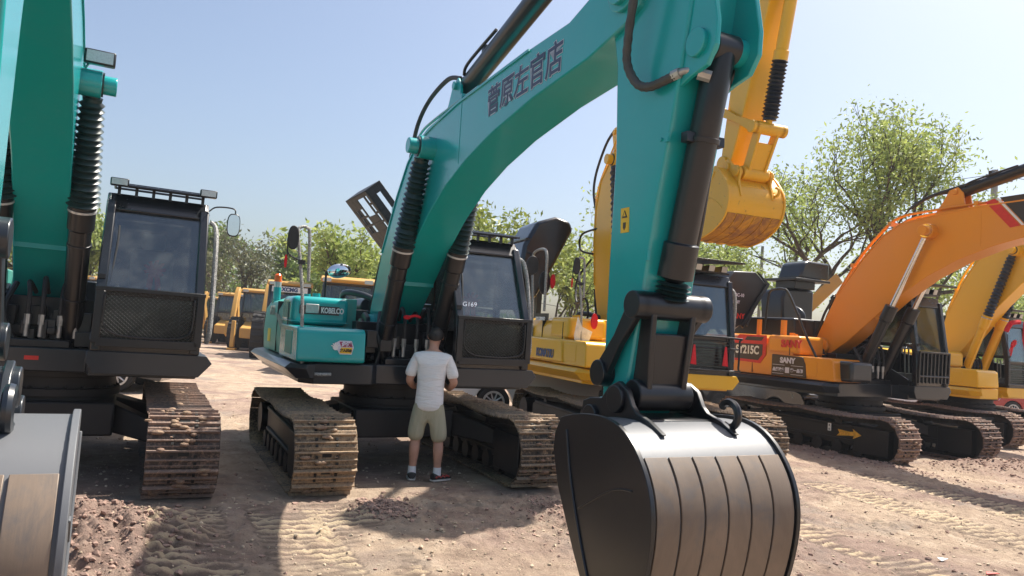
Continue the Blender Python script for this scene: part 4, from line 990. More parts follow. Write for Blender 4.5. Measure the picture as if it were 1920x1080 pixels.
# raised hoods
q = MB(); q.prism([(-2.0, 2.55), (-1.85, 3.2), (-1.6, 3.46), (-.95, 3.50), (-.60, 3.25), (-1.2, 2.4), (-1.5, 2.2)], -3.0, -2.0, 'x'); hs = q.build('engine_hood', BLK, S_, bev=.03)
q = MB(); q.prism([(-.95, 3.50), (-.56, 3.26), (-1.3, 2.25), (-1.36, 2.3), (-.66, 3.25)], -1.99, -1.95, 'x'); q.tube([(-1.95, -1.2, 2.3), (-1.97, -.95, 2.75)], .015); q.build('hood_frame', DARK, hs)
text('SY215C-10', .10, LAV, hs, (-1.985, -1.52, 2.95), (0, 1, 0), bold=.003, ex=.003); text('SANY', .09, LAV, hs, (-1.985, -1.52, 2.80), (0, 1, 0), bold=.003, ex=.003)
text('SANY', .16, REDM, hs, (-1.985, -1.45, 2.5), (0, 1, 0), bold=.003, ex=.003)
q = MB(); q.box(-2.7, -1.0, -.85, 1.25, 2.10, 2.52); eg = q.build('engine_cover', BLK, S_, bev=.05, seg=3)
q = MB()
for k in range(7): q.box(-.998, -.99, -.8 + .3 * k, -.6 + .3 * k, 2.2, 2.44)
q.box(-1.0, -.98, -.25, -.05, 2.12, 2.5); q.build('engine_cover_rib', DARK, eg)
q = MB(); q.prism([(.95, 2.5), (.9, 3.1), (1.0, 3.3), (1.4, 3.34), (2.0, 3.34), (2.0, 2.5)], -3.6, -2.9, 'x'); h2 = q.build('rear_hood', BLK, S_, bev=.06, seg=3)
q = MB(); q.box(-3.6, -2.6, 1.0, 2.2, 3.52, 3.58); q.box(-3.4, -2.8, 1.2, 1.9, 3.34, 3.52); q.build('rear_hood_visor', BLK, h2, bev=.01)
q = MB(); q.prism([(1.35, 3.60), (1.5, 3.98), (1.65, 4.05), (2.4, 4.05), (2.4, 3.60)], -3.5, -2.8, 'x'); q.build('rear_hood_top', BLKG, h2, bev=.05)
# boom lettering and red stripe
Bm = s_m['B']
def xzp(pts): return pts
q = MB(); q.prism([(2.42, 4.62), (2.58, 4.66), (3.0, 4.16), (2.84, 4.14)], -.242, -.238); q.build('red_stripe', REDM, s_m['boom'])
q = MB(); q.prism([(2.60, 4.66), (2.64, 4.67), (3.06, 4.17), (3.02, 4.165)], -.242, -.238); q.build('white_stripe', WHT, s_m['boom'])
q = MB(); q.prism([(2.66, 4.67), (4.6, 4.74), (4.6, 4.30), (3.08, 4.17)], -.242, -.238); bb = q.build('black_band', BLK, s_m['boom'])
text('SANY', .36, WHT, bb, (3.62, -.246, 4.46), bold=.016, ex=.002, right=(1, 0, .04))
q = MB(); q.tube([(1.0, -.1, 4.68), (1.3, -.1, 4.85), (1.9, -.08, 4.98), (2.3, -.05, 5.05), (2.5, -.05, 5.12), (3.2, 0, 5.12)], .035, 8); q.tube([(.4, .1, 4.2), (.9, .05, 4.75), (1.4, 0, 4.9), (2.0, 0, 4.9)], .018, 8); q.build('boom_hose', RUB, s_m['boom'])

# right yellow machine
Y_, y_m = excavator(dict(name='excavator', label='yellow crawler excavator at the right edge with black bellows on its boom cylinders', pose=(11.961, 19.181, .459, .010), seed=41,
    paint=YEL2, dusty=YEL2, deck=YEL2, skirt=YEL2, cabskirt=YEL2, arm=BLK, cyl=YEL2, acyl=YEL2, bcyl=YEL2, cabm=BLK, brkt=YEL2, a=1.44, b=2.0, shoe=.30, shomat=SHO, dx=-.55, sc=1.08, F=(-.75, 2.0), beta=12, sb=1.12, guard='hbars', rack='visor2', bootm=RUBB, bootr=.12, kbar=.55, pipem=YEL2, bow=(.9, .5, 2.3), hoodx=.6, sides=False, ctop=.30))
U = y_m['U']
q = MB(); q.prism([(-.10, 2.95), (.12, 3.0), (.25, 2.5), (.22, 2.2), (.02, 2.15), (-.12, 2.5)], 1.15, 1.2, 'x'); q.build('ribbon', REDF, Y_); q = MB(); q.prism([(.18, 1.62), (.26, 1.62), (.24, 1.3), (.2, 1.3)], 1.1, 1.11, 'x'); q.build('ribbon', REDF, Y_); q = MB(); q.tube([(.9, -.35, 2.7), (.95, -.25, 2.9), (1.0, 0, 2.95)], .06, 6); q.build('ribbon', REDF, Y_)
# ------------------------------------------------------------------ ground
def hash2(ix, iy, s):
    n = (ix * 374761393 + iy * 668265263 + s * 974634777) & 0xffffffff
    n = (n ^ (n >> 13)) * 1274126177 & 0xffffffff
    return ((n ^ (n >> 16)) & 0xffff) / 65535.0
def vnoise(x, y, s):
    ix = np.floor(x).astype(np.int64); iy = np.floor(y).astype(np.int64); fx = x - ix; fy = y - iy
    fx = fx * fx * (3 - 2 * fx); fy = fy * fy * (3 - 2 * fy)
    a = hash2(ix, iy, s); b = hash2(ix + 1, iy, s); c = hash2(ix, iy + 1, s); d = hash2(ix + 1, iy + 1, s)
    return (a * (1 - fx) + b * fx) * (1 - fy) + (c * (1 - fx) + d * fx) * fy
def fbm(x, y, s, oc=4, g=.5):
    t = 0; a = 1; tot = 0
    for o in range(oc): t = t + a * vnoise(x * 2 ** o, y * 2 ** o, s + o); tot += a; a *= g
    return t / tot - .5
POSES = [(-1.359, 9.651, .443), (-4.744, 7.949, .464), (2.365, 12.814, .342), (7.11, 15.06, .495), (11.96, 19.18, .459)]
def local(X, Y, p):
    dx, dy = X - p[0], Y - p[1]; s, c = math.sin(p[2]), math.cos(p[2])
    return dx * s - dy * c, dx * c + dy * s
MOUNDS = [  # pose, along, across, length, width, height
    (1, 2.75, .55, .75, .75, .15), (1, 3.6, .5, 1.0, .6, .10), (1, 2.3, .1, .35, .5, .07), (0, 3.6, 1.6, 1.1, .9, .12), (0, 2.9, 1.0, .7, .35, .06), (3, 2.2, .3, .55, .9, .14), (3, 1.0, -1.8, 2.0, .35, .05), (0, 2.0, -2.0, .5, .3, .03),
    (3, 2.5, 1.5, .8, .9, .10), (0, -.8, 0, 1.0, .5, -.02), (3, 3.8, 2.2, 1.0, 1.4, .09), (0, 2.3, -.75, .3, .25, .05), (4, 2.6, 0, .6, 1.5, .08)]
RUTS = [(1, 1.22, 1.9, 9), (0, -1.22, 1.95, 9), (1, -1.22, 1.9, 9), (2, 1.22, 2.6, 12), (2, 2.6, 4.2, 13), (3, .4, 3.0, 12), (1, 2.05, 2.0, 9), (0, 3.2, 2.5, 9), (3, -3.0, 2.2, 12)]
def height(X, Y, masks=False):
    rutm = 0; mound = 0
    near = np.exp(-np.maximum(0, np.hypot(X - 1, Y - 8) - 12) / 12)
    h = .05 * fbm(X * .35, Y * .35, 3) + .035 * fbm(X * 1.6, Y * 1.6, 11, 4) * near
    rough = np.clip(fbm(X * .55 + 9, Y * .55, 31, 3) * 3 + .55, .12, 1)
    damp = 1.0
    for p, ac, u0, u1 in RUTS:
        u, v = local(X, Y, POSES[p]); damp = damp * (1 - .75 * np.clip((u - u0) / .3, 0, 1) * np.clip((u1 - u) / .5, 0, 1) * np.clip((.36 - np.abs(v - ac)) / .08, 0, 1))
    h = h + (.085 * fbm(X * 9, Y * 9, 21, 3, .65) * rough + .022 * fbm(X * 21, Y * 21, 61, 2, .6)) * near * damp
    for p, along, ac, ln, wd, ht in MOUNDS:
        u, v = local(X, Y, POSES[p]); g = np.exp(-((u - along) / ln) ** 2 - ((v - ac) / wd) ** 2)
        mound = mound + g * (ht > .04)
        h = h + ht * g * (1 + 1.6 * fbm(X * 9, Y * 9, 41, 3, .7) + 1.0 * fbm(X * 3, Y * 3, 45, 2))
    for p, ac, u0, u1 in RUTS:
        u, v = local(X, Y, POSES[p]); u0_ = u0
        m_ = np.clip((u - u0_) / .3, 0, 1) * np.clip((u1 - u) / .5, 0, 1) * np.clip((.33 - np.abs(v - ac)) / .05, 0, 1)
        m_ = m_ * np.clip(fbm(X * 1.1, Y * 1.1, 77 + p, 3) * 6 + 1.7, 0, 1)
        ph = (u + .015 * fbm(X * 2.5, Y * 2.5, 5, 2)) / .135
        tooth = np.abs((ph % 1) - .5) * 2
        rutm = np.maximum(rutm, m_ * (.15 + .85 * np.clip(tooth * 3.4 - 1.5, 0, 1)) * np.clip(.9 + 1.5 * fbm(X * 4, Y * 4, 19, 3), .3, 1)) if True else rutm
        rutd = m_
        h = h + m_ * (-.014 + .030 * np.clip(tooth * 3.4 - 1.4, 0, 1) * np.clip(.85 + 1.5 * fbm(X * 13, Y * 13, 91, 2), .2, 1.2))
    # firm ground under the tracks
    for p in POSES:
        u, v = local(X, Y, p); m_ = np.clip((1.95 - np.abs(u + .3)) / .25, 0, 1) * np.clip((1.62 - np.abs(v)) / .15, 0, 1)
        h = h * (1 - m_) + (-.008) * m_ * 1 + m_ * .006 * fbm(X * 7, Y * 7, 21, 3)
    if masks: return h, rutm, np.clip(mound, 0, 1)
    return h
def axis(a, b, fine, grow, lim0, lim1):
    c = list(np.arange(a, b, fine)); st = fine; x = b
    while x < lim1: st *= grow; x += st; c.append(x)
    st = fine; x = a; lo = []
    while x > lim0: st *= grow; x -= st; lo.append(x)
    return np.array(lo[::-1] + c)
xs = axis(-4.6, 6.5, .021, 1.03, -900, 900); ys_ = axis(3.4, 10.0, .021, 1.025, -60, 1400)
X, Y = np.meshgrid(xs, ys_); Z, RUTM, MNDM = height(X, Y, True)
nx, ny = len(xs), len(ys_)
co = np.stack([X, Y, Z], -1).reshape(-1, 3)
me = bpy.data.meshes.new('ground'); me.vertices.add(nx * ny); me.vertices.foreach_set('co', co.ravel())
i = np.arange(nx * ny).reshape(ny, nx); fa = np.stack([i[:-1, :-1], i[:-1, 1:], i[1:, 1:], i[1:, :-1]], -1).reshape(-1, 4)
me.loops.add(fa.size); me.loops.foreach_set('vertex_index', fa.ravel()); me.polygons.add(len(fa))
me.polygons.foreach_set('loop_start', np.arange(0, fa.size, 4)); me.polygons.foreach_set('loop_total', np.full(len(fa), 4)); me.polygons.foreach_set('use_smooth', np.ones(len(fa), bool)); me.update()
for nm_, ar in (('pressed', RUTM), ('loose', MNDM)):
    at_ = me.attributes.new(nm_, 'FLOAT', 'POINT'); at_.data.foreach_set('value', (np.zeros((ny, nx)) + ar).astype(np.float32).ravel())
ground = bpy.data.objects.new('ground', me); COL.objects.link(ground); tag(ground, kind='structure')
def mk_ground():
    mt, n, l, b, o = newmat('dry_trampled_earth')
    t = n.new('ShaderNodeTexCoord'); v = t.outputs['Object']
    a = noise(n, l, .45, 5, .6, v, .4); c = noise(n, l, 3.2, 7, .7, v); d = noise(n, l, 26, 8, .75, v); e = noise(n, l, .9, 4, .6, v)
    e.inputs['Distortion'].default_value = .8
    tan = ramp(n, l, c.outputs[0], [(.3, (.27, .195, .145)), (.55, (.42, .32, .235)), (.72, (.52, .415, .32))])
    red = ramp(n, l, c.outputs[0], [(.3, (.18, .12, .10)), (.6, (.31, .22, .18)), (.75, (.40, .30, .25))])
    f1 = ramp(n, l, a.outputs[0], [(.47, (0,) * 3), (.60, (.9,) * 3)])
    k = mixc(n, l, f1.outputs[0], tan.outputs[0], red.outputs[0])
    f2 = ramp(n, l, e.outputs[0], [(.54, (0,) * 3), (.68, (.75,) * 3)])
    k = mixc(n, l, f2.outputs[0], k, (.235, .20, .175))
    f3 = ramp(n, l, d.outputs[0], [(.60, (0,) * 3), (.76, (.7,) * 3)])
    k = mixc(n, l, f3.outputs[0], k, (.55, .47, .38))
    f4 = ramp(n, l, d.outputs[0], [(.28, (.6,) * 3), (.42, (0,) * 3)])
    k = mixc(n, l, f4.outputs[0], k, (.13, .095, .075))
    al = n.new('ShaderNodeAttribute'); al.attribute_name = 'loose'; ap_ = n.new('ShaderNodeAttribute'); ap_.attribute_name = 'pressed'
    fl = n.new('ShaderNodeMath'); fl.operation = 'MULTIPLY'; fl.inputs[1].default_value = .85; l.new(al.outputs['Fac'], fl.inputs[0])
    k = mixc(n, l, fl.outputs[0], k, red.outputs[0])
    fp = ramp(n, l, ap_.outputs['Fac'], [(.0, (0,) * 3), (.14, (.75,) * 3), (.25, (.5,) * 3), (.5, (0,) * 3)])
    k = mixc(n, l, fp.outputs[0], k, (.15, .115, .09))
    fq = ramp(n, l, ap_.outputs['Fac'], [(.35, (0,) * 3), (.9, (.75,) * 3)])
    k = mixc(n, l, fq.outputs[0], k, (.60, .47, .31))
    l.new(k, b.inputs['Base Color']); b.inputs['Roughness'].default_value = .92; b.inputs['Specular IOR Level'].default_value = .15
    bump(n, l, d.outputs[0], b, 1.0, .035)
    return mt
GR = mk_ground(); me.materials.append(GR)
CLOD = [plain('reddish_clod', (.29, .19, .15), .95, var=.25), plain('tan_clod', (.46, .36, .26), .95, var=.2)]
# loose clods and pebbles
def scatter(name, n, mat, seed, size, spots=None):
    rg = np.random.default_rng(seed)
    bm = bmesh.new(); bmesh.ops.create_icosphere(bm, subdivisions=1, radius=1); V0 = np.array([v.co[:] for v in bm.verts]); F0_ = np.array([[v.index for v in f.verts] for f in bm.faces]); bm.free()
    P = []
    for _ in range(n):
        if spots and rg.random() < .8:
            m_ = spots[rg.integers(len(spots))]; u = m_[1] + rg.normal(0, .6) * m_[3]; v = m_[2] + rg.normal(0, .6) * m_[4]
            p = POSES[m_[0]]; s, c = math.sin(p[2]), math.cos(p[2]); P.append((p[0] + u * s + v * c, p[1] - u * c + v * s))
        else:
            yy = 3 + 13 * rg.random() ** 1.6; P.append((rg.uniform(-.75, .8) * yy, yy))
    P = np.array(P); hz = height(P[:, 0], P[:, 1])
    for k_i, pp in enumerate(POSES):
        pass
    sz = size[0] * (size[1] / size[0]) ** (rg.random(n) ** 2.6)
    keep = np.ones(n, bool)
    for p in POSES:
        u, v = local(P[:, 0], P[:, 1], p); keep &= ~((np.abs(np.abs(v) - 1.22) < .36) & (np.abs(u + .2) < 2.1))
    P, hz, sz = P[keep], hz[keep], sz[keep]; n = len(P)
    vv = V0[None] * rg.uniform(.55, 1.35, (n, len(V0), 1)) * sz[:, None, None] * rg.uniform(.7, 1.3, (n, 1, 3))
    th = rg.uniform(0, 6.28, n); c, s = np.cos(th)[:, None], np.sin(th)[:, None]
    x = vv[..., 0] * c - vv[..., 1] * s; y = vv[..., 0] * s + vv[..., 1] * c
    vv = np.stack([x + P[:, :1], y + P[:, 1:2], vv[..., 2] * .7 + (hz + sz * .18)[:, None]], -1).reshape(-1, 3)
    ff = (F0_[None] + (np.arange(n) * len(V0))[:, None, None]).reshape(-1, 3)
    me = bpy.data.meshes.new(name); me.from_pydata(vv.tolist(), [], ff.tolist()); me.materials.append(mat); me.update()
    o = bpy.data.objects.new(name, me); COL.objects.link(o); return tag(o, kind='stuff')
scatter('dirt_clods', 16000, CLOD[0], 5, (.005, .032), [m for m in MOUNDS if m[5] > .04])
scatter('pebbles', 11000, CLOD[1], 9, (.005, .022))
# litter
def litter(name, mat, x, y, pts, label, cat):
    z = float(height(np.array([x]), np.array([y]))[0]) + .012; q = MB(); n = len(pts)
    q.add([(x + a, y + b, z + c) for a, b, c in pts] + [(x + a, y + b, z + c + .006) for a, b, c in pts], [tuple(range(n)), tuple(range(2 * n - 1, n - 1, -1))] + [(k, k + n, (k + 1) % n + n, (k + 1) % n) for k in range(n)]); tag(q.build(name, mat), label, cat)
litter('paper_scrap', WHT, 4.05, 6.9, [(0, 0, 0), (.07, .02, .02), (.05, .06, .0), (-.02, .04, .02)], 'crumpled white paper scrap lying on the dirt at lower right', 'litter')
litter('ribbon_scrap', REDM, 4.28, 6.62, [(0, 0, 0), (.12, .01, .01), (.10, .05, .0), (.02, .04, .01)], 'small red ribbon scrap on the dirt beside the white paper', 'litter')
litter('plastic_sheet', WRAPC, 1.85, 9.6, [(-.1, 0, 0), (.10, .01, .01), (.08, .08, .0), (-.12, .06, .01)], 'clear plastic scrap on dirt under the middle teal excavator', 'litter')

# ------------------------------------------------------------------ trees
def leafmat(name, c0, c1, tr=.35):
    mt, n, l, b, o = newmat(name)
    g = n.new('ShaderNodeNewGeometry'); r = ramp(n, l, g.outputs['Random Per Island'], [(0, c0), (1, c1)])
    l.new(r.outputs[0], b.inputs['Base Color']); b.inputs['Roughness'].default_value = .5
    t = n.new('ShaderNodeBsdfTranslucent'); l.new(r.outputs[0], t.inputs[0]); mx = n.new('ShaderNodeMixShader'); mx.inputs[0].default_value = tr
    l.new(b.outputs[0], mx.inputs[1]); l.new(t.outputs[0], mx.inputs[2]); l.new(mx.outputs[0], o.inputs[0]); return mt
LF = [leafmat('spring_green_leaves', (.20, .27, .06), (.38, .44, .13), .5), leafmat('mid_green_leaves', (.09, .15, .03), (.19, .26, .06), .4), leafmat('yellow_green_leaves', (.17, .22, .03), (.30, .34, .06)), leafmat('dull_green_leaves', (.085, .095, .045), (.16, .165, .075))]
def tree(x, y, H, W, label, leaves=6000, lf=LF[0], seed=0, trunk=.16, base=.28, lsz=.12, name='broadleaf_tree', group='trees behind the machines', levels=4, sparse=1.0, lean=0):
    rg = random.Random(seed); root = empty(name, (x, y, 0), 0, label, 'tree', group)
    q = MB(); tips = []
    def grow(p, d, ln, r, lv):
        n = 4; pts = [p]
        for k in range(n):
            d = (d + Vector((rg.gauss(0, .12), rg.gauss(0, .12), rg.gauss(.03, .06)))).normalized(); p = p + d * ln / n; pts.append(p)
        for k in range(n):
            q.cyl(pts[k], pts[k + 1], r * (1 - .45 * k / n), r * (1 - .45 * (k + 1) / n), 6 if lv < 3 else 4, False)
        if lv >= 2: tips.extend((pts[k], lv) for k in range(1, n + 1))
        if lv < levels:
            m = rg.choice((3, 3, 4)) if lv < 2 else rg.choice((2, 3))
            for k in range(m):
                az = rg.uniform(0, 6.28); sp = rg.uniform(.35, .85) if lv else rg.uniform(.3, .75)
                nd = (d * math.cos(sp) + (d.orthogonal().normalized() * math.cos(az) + d.cross(d.orthogonal().normalized()) * math.sin(az)) * math.sin(sp)); nd.z += .18
                st = pts[n if k == 0 else rg.choice((2, 3, 4))]
                grow(st, nd.normalized(), ln * rg.uniform(.6, .82), r * .52, lv + 1)
    grow(Vector((0, 0, -.2)), Vector((lean, 0, 1)).normalized(), H * base, trunk, 0)
    zm = max(t[0].z for t in tips); xm = sorted(abs(t[0].x) for t in tips)[int(len(tips) * .86)]
    W = W * 1.15; sz, sx = (H * .97) / zm, (W * .5) / xm
    Mx = Matrix.Diagonal((sx, sx, sz, 1)); q.v = [tuple(Mx @ Vector(p)) for p in q.v]
    q.build('trunk', BARK, root, ang=60)
    n = int(leaves * .55); W = W * 1.2; rgn = np.random.default_rng(seed + 5)
    T = np.array([(t[0].x * sx, t[0].y * sx, t[0].z * sz) for t in tips])
    # some twigs carry dense clumps, some are nearly bare
    wgt = rgn.random(len(T)) ** (2.2 * sparse) + .02; idx = rgn.choice(len(T), n, p=wgt / wgt.sum())
    c = T[idx] + np.clip(rgn.normal(0, 1, (n, 3)), -1.7, 1.7) * (.30, .30, .22) * (1 + W * .04)
    L = lsz * rgn.uniform(.6, 1.4, n)
    a = rgn.normal(0, 1, (n, 3)); a /= np.linalg.norm(a, axis=1)[:, None]; b_ = np.cross(a, rgn.normal(0, 1, (n, 3))); b_ /= np.linalg.norm(b_, axis=1)[:, None]
    a = a * L[:, None]; b_ = b_ * (L * .42)[:, None]
    v = np.stack([c - a, c + b_, c + a, c - b_], 1).reshape(-1, 3); f = np.arange(n * 4).reshape(-1, 4)
    me = bpy.data.meshes.new('crown'); me.vertices.add(len(v)); me.vertices.foreach_set('co', v.ravel()); me.loops.add(f.size); me.loops.foreach_set('vertex_index', f.ravel()); me.polygons.add(n)
    me.polygons.foreach_set('loop_start', np.arange(0, f.size, 4)); me.polygons.foreach_set('loop_total', np.full(n, 4)); me.update(); me.materials.append(lf)
    o = bpy.data.objects.new('crown', me); COL.objects.link(o); o.parent = root
    return root
def at(px, D, py=None):
    """point D metres down the picture column px"""
    xx = (px - 960) * .9972 + (.075 * ((py or 600) - 540)); yy = -(px - 960) * .075 + ((py or 600) - 540) * .9972
    return xx / 1410 * D, D
def hgt(px, py, D):
    yy = -(px - 960) * .075 + (py - 540) * .9972
    return CAMH + D * math.tan(PITCH - math.atan(yy / 1410))
def tr(px, pytop, D, Wpx, label, **k):
    x, y = at(px, D, pytop); tree(x, y, hgt(px, pytop, D), Wpx / 1410 * D, label, **k)
tr(1650, 192, 27, 370, 'tall light green camphor tree rising highest behind the orange boom', leaves=26000, seed=3, trunk=.22, lsz=.085, base=.2, levels=5, sparse=.7)
tr(1500, 300, 29, 210, 'slender light green tree left of the tallest tree', leaves=13000, seed=8, trunk=.15, lsz=.08, base=.2, levels=5, sparse=.8)
tr(1430, 440, 33, 170, 'low pale green tree behind the yellow bucket', leaves=11000, seed=12, lsz=.09, sparse=.8, levels=5)
tr(1780, 470, 34, 200, 'low green tree under the orange boom at right', leaves=8000, seed=15, lsz=.12, lf=LF[0])
tr(1345, 430, 36, 120, 'thin green tree beneath the hanging yellow bucket', leaves=5000, seed=17, lsz=.11, sparse=1.4)
tr(1085, 352, 30, 130, 'nearly bare thin tree beside the raised black hood', leaves=2600, seed=19, lsz=.10, sparse=2.2, levels=5, lf=LF[0], trunk=.12)
tr(960, 388, 40, 170, 'rounded yellow green tree above the middle excavator cab', leaves=11000, seed=23, lsz=.15, lf=LF[2], sparse=.8)
tr(1035, 430, 44, 110, 'small rounded green tree right of the rounded yellow green one', leaves=5500, seed=24, lsz=.15, lf=LF[2], sparse=.8)
tr(895, 428, 46, 90, 'small green treetop glimpsed beside the boom bellows', leaves=4000, seed=25, lsz=.15, lf=LF[2], sparse=.8)
tr(690, 428, 33, 120, 'light leafy tree in front of the open perforated hood', leaves=7000, seed=27, lsz=.13, lf=LF[0], sparse=1.3)
tr(655, 500, 40, 110, 'low green tree right of the leaning utility pole', leaves=6000, seed=28, lsz=.15, lf=LF[1])
tr(740, 480, 38, 90, 'green tree filling the gap left of the middle boom', leaves=5000, seed=29, lsz=.14, lf=LF[0])
tr(590, 462, 48, 120, 'rounded mid green tree left of the leaning utility pole', leaves=9000, seed=31, lsz=.17, lf=LF[0], sparse=.7)
tr(545, 440, 50, 110, 'dense green tree behind the orange beacon', leaves=9000, seed=32, lsz=.17, lf=LF[1], sparse=.7)
tr(485, 415, 46, 110, 'brownish half bare tree behind the backhoe loader', leaves=7000, seed=33, lsz=.11, lf=LF[3], sparse=1.3, levels=5)
tr(425, 420, 52, 110, 'mid green tree right of the left cab mirror', leaves=9000, seed=35, lsz=.17, lf=LF[1], sparse=.8)
tr(380, 440, 55, 110, 'dark green tree behind the left excavator cab', leaves=7000, seed=36, lsz=.17, lf=LF[1], sparse=.8)
tr(310, 460, 55, 120, 'green tree seen through the left cab glass', leaves=4000, seed=37, lsz=.2, lf=LF[1], sparse=.8)
tr(180, 385, 40, 80, 'yellow green tree in the gap left of the left cab', leaves=6000, seed=38, lsz=.15, lf=LF[0], sparse=.8)
tr(40, 360, 34, 130, 'bushy green tree behind the left boom at the photo edge', leaves=9000, seed=39, lsz=.13, lf=LF[0], sparse=.9)
tr(-60, 340, 38, 160, 'green tree mostly outside the left edge of the photo', leaves=3500, seed=40, lsz=.2, lf=LF[0], sparse=.9)
tr(1890, 520, 40, 160, 'low green tree at the right edge of the photo', leaves=4000, seed=41, lsz=.16, lf=LF[0])
tr(1260, 480, 44, 160, 'green tree hidden behind the teal arm', leaves=4000, seed=42, lsz=.17, lf=LF[0])
# low hedge band closing the yard
rgn = np.random.default_rng(77); n = 26000
hx_ = rgn.uniform(-60, 60, n); hy_ = 62 + rgn.normal(0, 1.0, n); hz_ = rgn.random(n) ** .8 * (2.4 + 1.3 * (vnoise(hx_ * .35, hy_ * 0, 3) ))
cc = np.stack([hx_, hy_, hz_], 1); a = rgn.normal(0, 1, (n, 3)); a /= np.linalg.norm(a, axis=1)[:, None]; b_ = np.cross(a, rgn.normal(0, 1, (n, 3))); b_ /= np.linalg.norm(b_, axis=1)[:, None]
v = np.stack([cc - a * .28, cc + b_ * .16, cc + a * .28, cc - b_ * .16], 1).reshape(-1, 3)
me = bpy.data.meshes.new('undergrowth'); me.from_pydata(v.tolist(), [], np.arange(n * 4).reshape(-1, 4).tolist()); me.materials.append(LF[1]); o = bpy.data.objects.new('undergrowth', me); COL.objects.link(o); tag(o, kind='stuff')

# ------------------------------------------------------------------ poles and wires
def pole(px, pytop, D, r, label, arm=True, lean=0.0):
    x, y = at(px, D, pytop); H = hgt(px, pytop, D); root = empty('utility_pole', (x, y, 0), 0, label, 'pole', 'poles behind the yard')
    q = MB(); q.cyl((0, 0, -.2), (lean, 0, H), r * 1.35, r, 14); q.build('pole_shaft', POLEM, root)
    if arm:
        q = MB(); q.box(-.5, .9, -.05, .05, H - .55, H - .45); q.cyl((.75, 0, H - .45), (.75, 0, H - .25), .06, n=10); q.cyl((-.4, 0, H - .45), (-.4, 0, H - .25), .06, n=10); q.build('cross_arm', POLEM, root)
    return Vector((x, y, H))
a = pole(632, 447, 42, .11, 'leaning grey utility pole left of the middle boom', False)
b = pole(1878, 320, 38, .15, 'grey concrete utility pole rising behind the orange boom')
c = pole(1433, 462, 36, .07, 'thin pale lamp post beyond the orange excavator', False)
def wire(p0, p1, sag, label):
    q = MB(); p0 = Vector(p0); p1 = Vector(p1); q.tube([p0.lerp(p1, t) - Vector((0, 0, sag * 4 * t * (1 - t))) for t in [k / 12 for k in range(13)]], .018, 4, smooth=False)
    tag(q.build('overhead_wire', WIRE), label, 'wire', 'overhead wires')
wire((b.x - .4, b.y, b.z - .3), (b.x - 9, b.y + 2, b.z - 1.3), .2, 'upper thin wire running left from the right utility pole')
wire((b.x - .4, b.y, b.z - .6), (b.x - 9, b.y + 2, b.z - 1.6), .2, 'lower thin wire running left from the right utility pole')
wire((b.x + .7, b.y, b.z - .3), (b.x + 20, b.y, b.z - .9), .3, 'thin wire running right out of the photo from the right pole')
wire((a.x, a.y, a.z - .1), (a.x - 14, a.y + 8, a.z - 4), .5, 'thin wire running down left from the left utility pole')
wire((a.x, a.y, a.z - .2), (a.x + 16, a.y + 4, a.z - 3), .5, 'thin wire running down right from the left utility pole')

